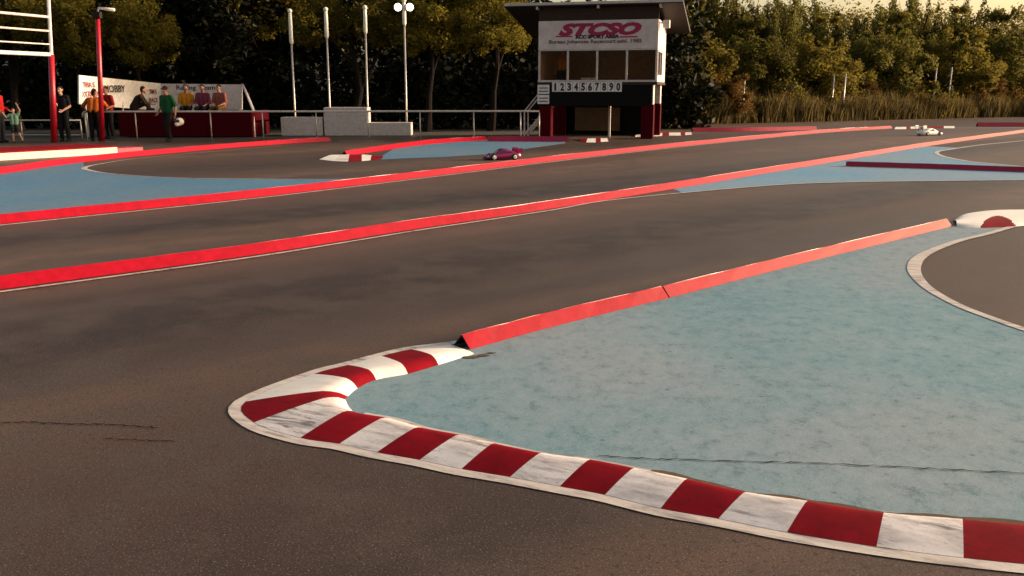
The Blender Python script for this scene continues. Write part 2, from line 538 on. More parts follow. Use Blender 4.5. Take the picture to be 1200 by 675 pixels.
# the kerb runs on out of the frame, bending away
ext = []
d = bounds[0][0] - bounds[1][0]
p0, wv = bounds[0][0].copy(), bounds[0][1] - bounds[0][0]
for k in range(14):
    a = R(4.0)
    d = Matrix.Rotation(a, 3, 'Z') @ d.normalized() * .345
    wv = Matrix.Rotation(a, 3, 'Z') @ wv
    p0 = p0 + d
    ext.insert(0, (p0.copy(), p0 + wv))
bounds = ext + bounds
bounds += [(V2(G(298, 496)), V2(G(405, 469.5))), (V2(G(288, 471.5)), V2(G(408, 465.5)))]
bounds += [(V2(G(368, 439)), V2(G(419, 456))), (V2(G(408, 428.5)), V2(G(441, 446))), (V2(G(447, 418)), V2(G(478, 439))),
           (V2(G(482, 410)), V2(G(514, 428.5))), (V2(G(528, 404.5)), V2(G(556, 415.5)))]
nlow = len(ext) + len(low)
cols = []
for i in range(nlow - 1):                       # block i lies between bounds i and i+1; the one right of (1129,655) is red
    k = i - len(ext)
    cols.append('white_worn' if k % 2 == 0 else 'red_k')
cols += ['white_worn', 'red_k', 'white_k', 'red_k', 'white_k', 'red_k', 'white_k']
cols = cols[:len(bounds) - 1]
_, KO, KI = rumble_kerb('rumble_kerb', 'red and white rumble kerb rounding the near tip of the teal island', bounds, cols, KH, fade=True)

# ------------------------------------------------------------------ barriers
def barrier(name, px, label, wd=.155, h=.088, mat='red_b', extra_start=None, extra_end=None, sub=8, group='red track barriers'):
    pts = [V2(G(*p)) for p in px]
    if extra_start: pts.insert(0, pts[0] + (pts[0] - pts[1]).normalized() * extra_start)
    if extra_end: pts.append(pts[-1] + (pts[-1] - pts[-2]).normalized() * extra_end)
    path = crom(pts, sub) if len(pts) > 2 else [pts[0].lerp(pts[1], k / 16) for k in range(17)]
    ns = left_normals(path)
    base = path[0].copy()
    root = empty(name, base, 0, label, 'barrier', group)
    th = .016
    rnd = random.Random(name + label)
    for side in (0, 1):
        mb = MB(); vs, fs = [], []
        for p, n in zip(path, ns):
            q = p - base
            wob = rnd.uniform(-.003, .003)
            foot = q + n * (0 if side == 0 else wd)
            mid = q + n * (wd / 2)
            inn = n * (th if side == 0 else -th)
            top = mid + n * (-.004 if side == 0 else .004)
            vs += [(foot.x, foot.y, .006), (top.x, top.y, h + wob), (mid.x + n.x * (-.001 if side == 0 else .001), mid.y + n.y * (-.001 if side == 0 else .001), h - .012), ((foot + inn).x, (foot + inn).y, .006)]
        m = len(path)
        for i in range(m - 1):
            for k in range(4):
                k2 = (k + 1) % 4
                fs.append((i * 4 + k, i * 4 + k2, (i + 1) * 4 + k2, (i + 1) * 4 + k))
        fs.append((0, 1, 2, 3)); fs.append(tuple((m - 1) * 4 + k for k in (3, 2, 1, 0)))
        mb.add(vs, fs)
        mb.m = [1 if q % 4 == 2 else 0 for q in range(len(fs) - 2)] + [1, 1]
        me = mb.mesh('side_board')
        bm = bmesh.new(); bm.from_mesh(me); bmesh.ops.recalc_face_normals(bm, faces=bm.faces); bm.to_mesh(me); bm.free()
        link('side_board', me, [M[mat], M['black']], root)
    return path

bA1 = barrier('track_barrier', [(551, 410.5), (660, 380.5), (784, 350)], 'red hollow barrier beginning at the end of the near red and white kerb')
bA2 = barrier('track_barrier', [(785.2, 349.7), (930, 312), (1116, 265.5)], 'pinkish red barrier between the teal island and the asphalt straight, up to the pale kerb')
pB = [(0, 340), (300, 299), (480, 270), (640, 246), (815, 217.5), (1000, 186), (1100, 169.5), (1200, 155.5)]
bB = barrier('track_barrier', pB, 'long red barrier sweeping across between the two asphalt straights', wd=.18, h=.105, extra_start=3, extra_end=3)
pC = [(0, 263), (300, 231.5), (500, 207.5), (660, 187.5), (815, 170), (960, 156), (1046, 150.5)]
bC = barrier('track_barrier', pC, 'long red barrier along the blue painted strip, before the far straight', wd=.18, h=.115, extra_start=5)
barrier('track_barrier', [(812, 154.5), (880, 154), (958, 152.5)], 'dark red barrier at the foot of the planted bank', wd=.2, h=.16, mat='red_dark')
barrier('track_barrier', [(572, 166), (620, 166), (666, 166.5)], 'short crimson barrier with black ends before the timing tower stairs', wd=.22, h=.17, mat='red_dark')
barrier('track_barrier', [(1146, 148.4), (1200, 148.4)], 'crimson barrier beyond the white racing car, cut by the frame', wd=.2, h=.19, mat='red_dark', extra_end=6)
bGm = barrier('track_barrier', [(991, 195), (1090, 198), (1200, 202)], 'dark crimson barrier lying across the pale blue wedge', wd=.15, h=.105, mat='red_dark', extra_end=5)
bH = barrier('track_barrier', [(0, 204.5), (100, 190), (230, 177), (330, 169), (388, 165.5)], 'pinkish red barrier before the spectators, ending by the podium', wd=.2, h=.13, extra_start=4)
bI = barrier('track_barrier', [(408, 183), (450, 176.5), (510, 168.5), (571, 164.5)], 'short pink barrier with blue paint at its foot, before the podium', wd=.2, h=.13)

# low concrete kerb with a red top, by the gantry post
def low_wall():
    path = [V2(G(-70, 193)), V2(G(0, 188)), V2(G(70, 184)), V2(G(138, 180))]
    base = path[0]
    root = empty('low_wall', base, 0, 'low cream wall with red top, below the tall red gantry post', 'wall')
    def seg(z0, z1, wd, off, mat, nm, a, b):
        ns = left_normals(path)
        mb = MB(); vs, fs = [], []
        for p, n in zip(path[a:b], ns[a:b]):
            q = p - base
            for o_, z in ((off, z0), (off, z1), (off + wd, z1), (off + wd, z0)):
                r = q + n * o_
                vs.append((r.x, r.y, z))
        m = b - a
        for i in range(m - 1):
            for k in range(4):
                k2 = (k + 1) % 4
                fs.append((i * 4 + k2, i * 4 + k, (i + 1) * 4 + k, (i + 1) * 4 + k2))
        fs.append((0, 1, 2, 3)); fs.append(tuple((m - 1) * 4 + k for k in (3, 2, 1, 0)))
        mb.add(vs, fs); return mb.build(nm, mat, root)
    seg(0, .17, .30, 0, M['cream'], 'wall_body', 0, 4)
    seg(.17, .20, 1.8, -.012, M['red_k'], 'red_cap', 0, 4)
    # red end block
    e = path[-1] - base
    dr = (path[-1] - path[-2]).normalized()
    mb = MB()
    Mx = Matrix.Translation(e + dr * .002) @ Matrix.Rotation(math.atan2(dr.y, dr.x), 4, 'Z')
    mb.box((0, .02, 0), (.75, .6, .14), 0, Mx, .02)
    mb.build('end_block', M['red_dark'], root)
low_wall()

# pale hairpin kerb at the far end of the near island
c_b = [((1117.5, 258.5), (1121, 266)), ((1130, 251.5), (1135, 267)), ((1150, 248), (1149, 267.5)), ((1168, 246.5), (1168, 267)), ((1188, 246), (1190, 266)), ((1222, 246), (1222, 263)), ((1250, 248), (1255, 262)), ((1290, 251), (1292, 262))]
rumble_kerb('rumble_kerb', 'broad cream kerb with a red patch at the frame edge, after the pinkish red barrier', [(V2(G(a[0], a[1])), V2(G(*b))) for a, b in c_b],
            ['white_k', 'white_k', ('white_k', 'red_k', .42, 0), ('white_k', 'red_k', .42, 1), 'white_k', ('white_k', 'red_k', .5, .5), 'white_k'], .05, sub=12, nv=24)
# faraway kerb ends, each a few painted blocks
def far_kerb(label, near, farp, cols, h=.05):
    rumble_kerb('rumble_kerb', label, [(V2(G(*a)), V2(G(*b))) for a, b in zip(near, farp)], cols, h, sub=2, nv=6)
far_kerb('white kerb end curling round the tip of the short pink barrier', [(374, 187), (392, 189), (408, 189.5), (424, 189), (434, 188), (447, 187)],
         [(392, 183), (400, 182.5), (410, 182.2), (424, 182.4), (436, 183.5), (449, 185)], ['white_k', 'white_worn', 'red_k', 'white_k', 'red_k'])
far_kerb('pair of white kerb blocks on the asphalt below the timing tower', [(679, 166), (687, 167), (698, 167), (704, 166.5), (713, 166)],
         [(682, 163.8), (689, 163.4), (698, 163), (704, 163), (711, 163)], ['red_k', 'white_k', 'red_k', 'white_k'])
far_kerb('row of white kerb blocks beside the timing tower column', [(744, 160.6), (757, 160), (764, 160), (776, 159.5), (784, 159), (798, 159), (803, 158.5), (811, 158)],
         [(746, 158.8), (757, 158), (765, 157.3), (776, 156.8), (784, 156.4), (797, 156.3), (803, 156.2), (810, 156)], ['white_worn', 'red_k', 'white_k', 'red_k', 'white_k', 'red_k', 'white_worn'])
far_kerb('white and red kerb blocks beside the white racing car', [(1048, 151.6), (1062, 151.4), (1067, 151), (1078, 150.8), (1090, 150.6), (1106, 150.4), (1119, 150.4)],
         [(1050, 149.8), (1062, 149.6), (1067, 149.4), (1078, 149.2), (1090, 149), (1106, 148.8), (1118, 148.8)], ['white_k', 'red_k', 'white_k', 'red_k', 'red_k', 'white_k'])

# ------------------------------------------------------------------ painted areas
Z1, Z2 = .004, .008
inner_line = [(1205, 260.5), (1159, 274), (1126, 282), (1095, 293), (1077, 303), (1071, 314), (1075, 325.5), (1090, 340), (1122, 358), (1160, 373), (1200, 387)]
il = crom([V2(G(*p)) for p in inner_line], 6)
dd = (il[-1] - il[-2]).normalized()
q = il[-1].copy(); tail = []
for k in range(9):
    dd = Matrix.Rotation(R(9), 3, 'Z') @ dd
    q = q + dd * .35; tail.append(q.copy())
il = il + tail
d0 = (il[0] - il[1]).normalized()
il = [il[0] + d0 * 2.5, il[0] + d0 * 1.2] + il
strip('painted_line', il, .092, Z2, M['line'], taper=lambda t: .8 + .5 * math.exp(-((t - .42) / .15) ** 2))
kin = [k.lerp(o, .12) for k, o in zip(KI, KO)]
corner = G(407, 468)
poly = list(kin) + [p + n * .06 for p, n in zip(bA1, left_normals(bA1))] + [p + n * .06 for p, n in zip(bA2, left_normals(bA2))]
poly += [V2(G(1124, 264)), V2(G(1148, 264)), V2(G(1190, 262)), V2(G(1230, 258))] + il[2:]
sheet('painted_infield', poly, Z1, M['blue'])
# cracks running through the paint and the asphalt
def crack(path, wd, z, mat):
    rnd = random.Random(5)
    p = crom([V2(G(*q)) for q in path], 10)
    p = [a + Vector((rnd.uniform(-1, 1), rnd.uniform(-1, 1), 0)) * .007 for a in p]
    strip('crack', p, wd, z, mat, taper=lambda t: .35 + abs(math.sin(t * 47)) * .9)
crack([(700, 536), (760, 539), (820, 541), (905, 543), (960, 545), (1040, 548), (1110, 552), (1200, 556), (1330, 562)], .007, Z2, M['crack'])
crack([(-80, 491), (0, 495), (45, 496), (90, 497.5), (140, 499), (185, 502)], .008, Z1, M['crack'])
crack([(120, 515), (160, 516), (205, 518.5)], .006, Z1, M['crack'])
# outer white line round the kerb and along the near barrier
outer = [p.copy() for p in KO]
endA = [p + n * .15 for p, n in zip(bA1, left_normals(bA1))][1:] + [p + n * .15 for p, n in zip(bA2, left_normals(bA2))]
ol = outer[:-3] + [outer[-1].lerp(endA[0], .3)] + endA
strip('painted_line', ol, .064, Z1, M['line'], side=1)
ki = KI[5 * 8: 5 * (len(ext) + 12)]
strip('painted_line', ki, .035, Z2, M['line'], side=-1)
# grime: earth caught along the kerb and a spill at the barrier end
strip('dirt_streak', KI[5 * 9: 5 * (len(ext) + 5)], .045, Z2 + .004, M['grime'], side=-1, taper=lambda t: .5 + .5 * abs(math.sin(t * 31)) * abs(math.cos(t * 13)))
gr = random.Random(4)
for (u, v, r1) in ((566, 417.5, .03), (553, 420, .035), (576, 414.8, .018)):
    c = G(u, v)
    sheet('dirt_patch', [c + Vector((math.cos(a) * r1 * 1.6 * gr.uniform(.6, 1.2), math.sin(a) * r1 * gr.uniform(.5, 1.2), 0)) for a in [2 * PI * k / 13 for k in range(13)]], Z2, M['grime'])
# line below the middle barrier and round the pale blue wedge
lB = [p - n * .10 for p, n in zip(bB, left_normals(bB)) if p.x < 2.6]
wedge = [V2(G(*p)) for p in [(905, 217.5), (1000, 213.8), (1100, 212.3), (1200, 211.5), (1330, 212)]]
lBw = crom(lB[::4] + wedge, 5)
strip('painted_line', lBw, .055, Z2, M['line'])
lC = [p - n * .09 for p, n in zip(bC, left_normals(bC))]
strip('painted_line', lC, .07, Z1, M['line'])
# pale wedge
far_line = crom([V2(G(*p)) for p in [(1200, 165), (1150, 170), (1112, 175.5), (1098, 178.5), (1104, 183), (1130, 188.5), (1165, 192.5), (1200, 195.5), (1300, 203)]], 5)
strip('painted_line', far_line, .11, Z2, M['line'])
bBm = [p + n * .06 for p, n in zip(bB, left_normals(bB)) if p.x > 2.4 and p.x < G(1112, 172).x]
sheet('painted_infield', [p for p in lBw if p.x > 2.4] + [V2(G(1330, 206))] + list(reversed(far_line))[1:-8] + list(reversed(bBm)), Z1, M['blue_far'])
# blue strip beyond the middle straight
lineK = crom([V2(G(*p)) for p in [(330, 171), (180, 184), (120, 192), (99, 197), (108, 200.5), (130, 203.8), (170, 207), (228, 209.3), (300, 210), (380, 210.5), (445, 209.5)]], 6)
strip('painted_line', lineK, .10, Z2, M['line'], taper=lambda t: .4 + .8 * math.exp(-((t - .32) / .12) ** 2))
bCm = [p + n * .08 for p, n in zip(bC, left_normals(bC)) if p.x < G(450, 213).x]
bHm = [p + n * .05 for p, n in zip(bH, left_normals(bH)) if p.x < G(104, 190).x]
sheet('painted_infield', bCm + list(reversed(lineK[18:])) + list(reversed(bHm)), Z1, M['blue_deep'])
bIm = [p + n * .08 for p, n in zip(bI, left_normals(bI))]
sheet('painted_infield', [V2(G(*p)) for p in [(440, 187.5), (480, 185.5), (520, 184.2), (570, 181), (620, 174), (662, 168.2)]] + [V2(G(664, 165.5)), V2(G(573, 165))] + list(reversed(bIm[10:])), Z1, M['blue_deep'])
strip('painted_line', [V2(G(*p)) for p in [(396, 165.5), (420, 165.3), (450, 165.3)]], .12, Z1, M['line'])
strip('painted_line', [V2(G(*p)) for p in [(1120, 149.6), (1150, 149.8), (1200, 149.4), (1300, 149)]], .14, Z1, M['line'])

# ------------------------------------------------------------------ timing tower
def tower():
    yaw = R(-15)
    FL = AT(630.5, 158, 31.9); FL.z = 0
    root = empty('timing_tower', FL, yaw, 'two storey white timing tower with lettered board, window row and red columns', 'tower')
    L, D = 4.12, 2.7
    zt = lambda v: AT(630, v, 31.9).z
    zs0, zs1, zw0, zr = zt(60), zt(25), zt(96), zt(9)
    zf = zw0 - .10                     # underside of the floor
    def mb_box(nm, a, b, mat, bev=.01, par=root):
        return MB().box(a, b, 0, None, bev).build(nm, mat, par)
    mb_box('floor_beam', (-.02, -.03, zf), (L + .02, D, zw0 - .012), M['dark_wood'])
    # upper walls: below/above window
    mb_box('back_wall', (0, D - .08, zw0), (L, D - .002, zs1), M['interior'])
    mb_box('side_wall', (0, .1, zw0), (.07, D - .09, zs1), M['interior'])
    wallr = MB()
    wallr.box((L - .07, .1, zs0), (L, D - .09, zs1)); wallr.box((L - .07, 1.5, zw0), (L, D - .09, zs0 - .001)); wallr.box((L - .07, .1, zw0), (L, 1.499, zw0 + .18))
    wallr.build('side_wall', M['panel_pink'], root)
    sw = MB()
    for y in (.10, .78, 1.46): sw.box((L - .075, y, zw0 + .181), (L + .012, y + .05, zs0 - .002))
    sw.box((L - .076, .10, zw0 + .184), (L + .010, 1.51, zw0 + .23)); sw.box((L - .076, .10, zs0 - .05), (L + .010, 1.51, zs0 - .006))
    f = sw.build('side_window', M['frame'], root)
    MB().box((L - .045, .151, zw0 + .182), (L - .035, 1.46, zs0 - .004)).build('pane', M['glass'], f)
    # dark strip under the roof, sign board
    mb_box('eaves_board', (0, .03, zs1 + .002), (L, .09, zr - .02), M['dark_wood'])
    sb = mb_box('sign_board', (0, -.02, zs0 + .05), (L, .06, zs1), M['board_white'], .008)
    mb_box('lower_trim', (0, -.035, zs0 + .0), (L, .06, zs0 + .047), M['frame'], .006)
    TX = lambda u, v: Matrix.Translation(((u - 630.5) / (761 - 630.5) * L, -.026, zt(v + (u - 630.5) * .022))) @ Matrix.Rotation(PI / 2, 4, 'X')
    lettering('STCSO', .50, M['magenta'], sb, TX(698, 34.0), .35, .034, width=2.85, squash=1.0)
    lettering('RCC SPORT AREA', .15, M['text_dark'], sb, TX(695.5, 42.6), .1, .010, width=1.50)
    for u0, u1 in ((650, 668), (720, 739)):
        a = TX(u0, 42.8) @ Vector((0, 0, 0)); b = TX(u1, 42.8) @ Vector((0, 0, 0))
        MB().box((a.x, -.026, a.z - .022), (b.x, -.021, a.z + .022)).build('rule_line', M['magenta'], sb)
    lettering('Bureau Johannes Racecourt asbl. 1985', .17, M['text_grey'], sb, TX(693, 48.6), 0, .004, width=3.2)
    # window row
    wr = MB()
    pw = .07
    for x in (0, 1.01, 2.03, 3.05, L - pw): wr.box((x, -.02, zw0 + .06), (x + pw, .05, zs0 - .003))
    wr.box((-.01, -.05, zw0 - .01), (L + .01, .06, zw0 + .058))
    win = wr.build('window', M['frame'], root)
    for i, (a, b) in enumerate(((pw, 1.01), (1.01 + pw, 2.03), (2.03 + pw, 3.05), (3.05 + pw, L - pw))):
        MB().box((a + .002, .012, zw0 + .059), (b - .002, .02, zs0 - .004)).build('pane', M['glass'], win)
    # inside: desk with paper
    mb_box('desk', (.1, .25, zw0 + .02), (L - .1, .75, zw0 + .06), M['wood'], .005)
    mb_box('paper_stack', (1.45, .28, zw0 + .062), (2.0, .5, zw0 + .14), M['white'], .005)
    # roof, sloping down to the rear, wide overhangs
    r = MB()
    xa, xb = -1.15, L + .80
    ya, yb = -.25, D + .8
    za, zb = zr + .02, zr - .72
    vs = [(xa, ya, za), (xb, ya, za), (xb, yb, zb), (xa, yb, zb)]
    vs = vs + [(x, y, z + .09) for x, y, z in vs]
    r.add(vs, [(3, 2, 1, 0), (4, 5, 6, 7), (0, 1, 5, 4), (1, 2, 6, 5), (2, 3, 7, 6), (3, 0, 4, 7)])
    rf = r.build('roof', M['roof'], root)
    mb_box('fascia', (xa - .01, ya - .03, za + .03), (xb + .01, ya - .002, za + .12), M['frame'], .005, rf)
    for x in (-.05, L / 2, L + .02):
        MB().box((x, ya + .02, za - .10), (x + .07, ya + .5, za - .004)).build('rafter', M['frame'], rf)
    # black banner below the windows, with the digit boards
    mb_box('black_banner', (.02, -.015, zt(124)), (L - .14, .0, zf - .004), M['banner_black'], .003)
    for i, ch in enumerate('1234567890'):
        x0 = .50 + i * .245
        z0 = zt(107.5)
        dbm = mb_box('number_board', (x0, -.032, z0), (x0 + .235, -.018, z0 + .33), M['white'], .004)
        lettering(ch, .34, M['text_dark'], dbm, Matrix.Translation((x0 + .117, -.037, z0 + .165)) @ Matrix.Rotation(PI / 2, 4, 'X'), 0, .014, width=.14 if ch != '1' else .07)
    for k in range(2):
        z0 = zt(110) - k * .345
        nb = mb_box('notice_board', (-.02, -.035, z0), (.40, -.02, z0 + .31), M['white'], .004)
        s = MB()
        for q_ in range(2): s.box((.03, -.039, z0 + .07 + q_ * .11), (.36, -.036, z0 + .11 + q_ * .11))
        s.build('print', M['text_grey'], nb)
    # columns
    for (x, y) in ((.03, .02), (L - .5, -.01), (.03, D - .42), (L - .5, D - .42)):
        w_ = .42
        mb_box('column', (x, y, 0), (x + w_, y + .40, zt(122)), M['red_wall'], .012)
        mb_box('column_head', (x + .02, y + .02, zt(122) + .001), (x + w_ - .02, y + .38, zf - .002), M['panel_pink'] if x > 2 else M['dark_wood'], .012)
    # things under the deck: plywood panel, back screen
    mb_box('plywood_panel', (.85, D - .3, .15), (2.55, D - .26, zt(127)), M['wood'])
    mb_box('back_screen', (.46, D - .12, 0), (L - .51, D - .06, zf - .01), M['banner_black'])
    mb_box('prop', (2.35, .9, 0), (2.43, .98, zf - .003), M['frame'])
    # flood lamp on the corner
    lamp = MB(); lamp.box((L + .12, .2, zs1 - .28), (L + .34, .4, zs1 - .02), 0, None, .02); lamp.box((L, .28, zs1 - .13), (L + .13, .32, zs1 - .09))
    lamp.build('flood_lamp', M['white'], root)
    return root, FL, yaw, zw0, D, L
tw, FL, TYAW, ZW0, TD, TL = tower()

def stairs():
    # foot of the stairs at the end of the railing, rising alongside the deck
    tm = Matrix.Translation(FL) @ Matrix.Rotation(TYAW, 4, 'Z')
    base = tm @ Vector((-.62, .75, 0)); run = 1.5
    root = empty('steel_stair', base, TYAW, 'pale steel stair with handrails climbing to the timing tower', 'stair')
    H, W = ZW0 - .14, .55
    for s in (-W / 2, W / 2):
        MB().tube([(0, s, .05), (run, s, H)], .035, 8).build('stringer', M['rail'], root)
        hr = MB().tube([(0, s, 0), (0, s, .9), (.85, s, H * .57 + .9)], .026, 8)
        hr.build('handrail', M['rail'], root)
    n = 8
    for k in range(n):
        x = run * (k + .6) / n
        MB().box((x - .11, -W / 2 + .02, H * (k + .7) / n - .015), (x + .11, W / 2 - .02, H * (k + .7) / n + .015), 0, None, .004).build('step', M['steel'], root)
stairs()

# ------------------------------------------------------------------ railings
def railing(label, pts, z, post_r=.022, rail_r=.034, mid=None, bend=False):
    base = V2(pts[0])
    root = empty('railing', base, 0, label, 'railing')
    P = [V2(p) - base for p in pts]
    rp = [Vector((p.x, p.y, z)) for p in P]
    if bend: rp = [Vector((P[0].x - .08, P[0].y, z - .18)), Vector((P[0].x - .06, P[0].y, z - .05))] + rp
    MB().tube(rp, rail_r, 10).build('top_rail', M['rail'], root, True)
    if mid: MB().tube([Vector((p.x, p.y, mid)) for p in P], .018, 8).build('lower_rail', M['steel'], root, True)
    for p in P:
        MB().tube([(p.x, p.y, 0), (p.x, p.y, z - rail_r)], post_r, 8).build('post', M['steel'], root, True)
yr = lambda u: 30.3 + (u - 97) / 530 * 1.0
railing('long white topped railing running from the red stand to the timing tower stair', [AT(u, 130, yr(u)) for u in (99, 158, 246, 307, 370, 431, 492, 555, 610)] + [AT(632, 130, 31.3)], .93, bend=True)
railing('low grey railing behind the tall red gantry post', [AT(u, 140, 31.2) for u in (-40, 24, 62, 94)], .62, .02, .024, .12)

# ------------------------------------------------------------------ podium
def podium():
    Y = 33.2
    root = empty('podium', V2(AT(405, 157, Y)), R(1), 'white winners podium of three blocks, the middle one tallest', 'podium')
    bx = root.location.x
    k = lambda u, v: AT(u, v, Y)
    for (u0, u1, v) in ((329, 377.5, 137.5), (379, 430, 126), (431.5, 481, 144)):
        a, b = k(u0, v), k(u1, v)
        MB().box((a.x - bx, 0, 0), (b.x - bx, .9 if v < 130 else .8, (a.z + b.z) / 2), 0, None, .012).build('step_block', M['podium'], root)
podium()

# ------------------------------------------------------------------ poles
def pole(label, ut, vt, ub, vb, Y, sleeve, lampy=False):  # sleeve: level where the painted sunlight begins
    top, bot = AT(ut, vt, Y), V2(AT(ub, vb, Y))
    root = empty('flagpole', bot, 0, label, 'pole', 'tall poles behind the podium')
    H = top.z
    lean = top.x - bot.x
    sl = (AT(ut, sleeve, Y)).z  # level where the painted sunlight begins
    f = lambda z: Vector((lean * z / H * .35, 0, z))
    MB().tube([f(0), f(.8), f(sl)], [.038, .036, .034], 10).build('shaft', M['steel'], root, True)
    MB().tube([f(sl + .002), f(sl + .1), f(H - .25), f(H)], [.05, .075, .07, .06], 10).build('sleeve', M['sunlit_pole_top'], root, True)  # no real sleeve; pale colour stands for sunlight on the pole's upper part
    MB().ball((f(H).x, 0, H + .06), .09).build('finial', M['sunlit_pole_top'], root, True)
    if lampy:
        h = MB()
        for dx in (-.34, .10):
            h.tube([(f(H).x + dx + .13, -.12, H - .20), (f(H).x + dx + .13, .02, H - .17), (f(H).x + dx + .13, .08, H - .16)], [.15, .11, .04], 14)
        h.box((f(H).x - .30, -.02, H - .15), (f(H).x + .32, .02, H - .10))
        hd = h.build('lamp_head', M['white'], root)
        for dx in (-.34, .10): MB().tube([(f(H).x + dx + .13, -.128, H - .202), (f(H).x + dx + .13, -.122, H - .201)], [.13, .13], 14).build('lens', M['lamp'], hd)
pole('pole with painted sunlit tip standing behind the lower podium block', 340, 15, 346, 140, 34.4, 52)
pole('pole with painted sunlit tip behind the tallest podium block', 382, 13, 387, 140, 34.4, 45)
pole('pole with painted sunlit tip at the joint between the tallest and lowest podium blocks', 429.5, 11, 431, 140, 34.4, 40)
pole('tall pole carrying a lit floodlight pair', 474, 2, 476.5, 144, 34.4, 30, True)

def gantry():
    Y1, Y0 = 28.7, 26.0
    pr, pl = V2(AT(63.5, 165, Y1)), V2(AT(-60, 175, 25.0))
    lx = AT(60, 64, Y1).x - pr.x; lt = AT(57, -10, Y1).x - pr.x
    root = empty('gantry', pr, 0, 'white barred gantry frame on a tall red post beside the spectators', 'gantry')
    dl = pl - pr
    zb, zt = AT(60, 64, Y1).z, 5.0
    MB().tube([(0, 0, 0), (lx, 0, zb)], [.10, .085], 12).build('post', M['red_pole'], root, True)
    MB().tube([(dl.x, dl.y, 0), (dl.x, dl.y, zb)], [.10, .085], 12).build('post', M['red_pole'], root, True)
    fr = MB()
    fr.tube([(lx, 0, zb - .05), (lt, 0, zt)], .055, 8); fr.tube([(dl.x, dl.y, zb - .05), (dl.x, dl.y, zt)], .055, 8)
    fr.tube([(lx, 0, zb), (dl.x, dl.y, zb)], .06, 8); fr.tube([(lt, 0, zt), (dl.x, dl.y, zt)], .06, 8)
    fr.build('frame', M['white'], root)
    for v, r in ((52, .022), (36.5, .03), (20, .04)):
        z = AT(60, v, Y1).z
        MB().tube([(lx + (lt - lx) * (z - zb) / (zt - zb), 0, z), (dl.x, dl.y, z)], r, 8).build('crossbar', M['rail'], root)
gantry()
def lamppost():
    b = V2(AT(119.5, 160, 29.6)); H = AT(115, 22, 29.6).z
    root = empty('lamp_post', b, 0, 'slim red lamp post with a short white arm, before the lettered panel', 'lamp post')
    tx = AT(114.5, 22, 29.6).x - b.x
    MB().tube([(0, 0, 0), (tx * .5, 0, H * .5), (tx, 0, H)], [.085, .075, .068], 12).build('post', M['red_pole'], root, True)
    MB().box((tx - .12, -.1, H + .001), (tx + .12, .1, H + .22), 0, None, .03).build('control_box', M['black'], root)
    MB().tube([(tx + .02, 0, H + .22), (tx + .06, 0, H + .33), (tx + .58, -.05, H + .27)], [.03, .035, .05], 8).build('lamp_arm', M['white'], root, True)
lamppost()

# ------------------------------------------------------------------ spectators' stand
YS = 32.0
sL, sR = AT(140, 158, YS), AT(296, 158, YS)
def stand():
    root = empty('spectator_stand', V2(sL), 0, 'dark red spectator stand with a bench, beside the railing', 'stand')
    W = sR.x - sL.x
    ztop = AT(200, 130, YS).z
    fp = MB()
    n = 6
    for k in range(n):
        fp.box((W * k / n + .006, 0, .03), (W * (k + 1) / n - .006, .04, ztop), 0, None, .004)
    fp.build('front_panel', M['red_wall'], root)
    MB().box((0, .05, .5), (W, 2.3, .56)).build('deck', M['dark_wood'], root)
    MB().box((.1, .55, .87), (W - .1, .95, .92), 0, None, .01).build('bench', M['red_wall'], root)
    for x in (.4, W / 2, W - .4):
        MB().box((x, .7, .561), (x + .06, .8, .869)).build('bench_leg', M['dark_wood'], root)
    MB().box((W - .05, .06, .03), (W, 2.3, ztop), 0, None, .004).build('side_panel', M['red_wall'], root)
    MB().box((0, .06, .03), (.05, 2.3, ztop), 0, None, .004).build('side_panel', M['red_wall'], root)
    # sloping white end rails, two of them
    for y in (.1, 1.0):
        pts = []
        for u, v, Yq in ((283.5, 99, 34.6), (288.5, 110, 33.6), (296.5, 130, 32.4), (297.5, 147, 32.2)):
            q = AT(u - y * 2.5, v, Yq) - V2(sL); pts.append((q.x, q.y + y * .4, q.z))
        pts.append((pts[-1][0], pts[-1][1], 0))
        MB().tube(pts, .035, 8).build('end_rail', M['rail'], root, True)
    return ztop
stand()

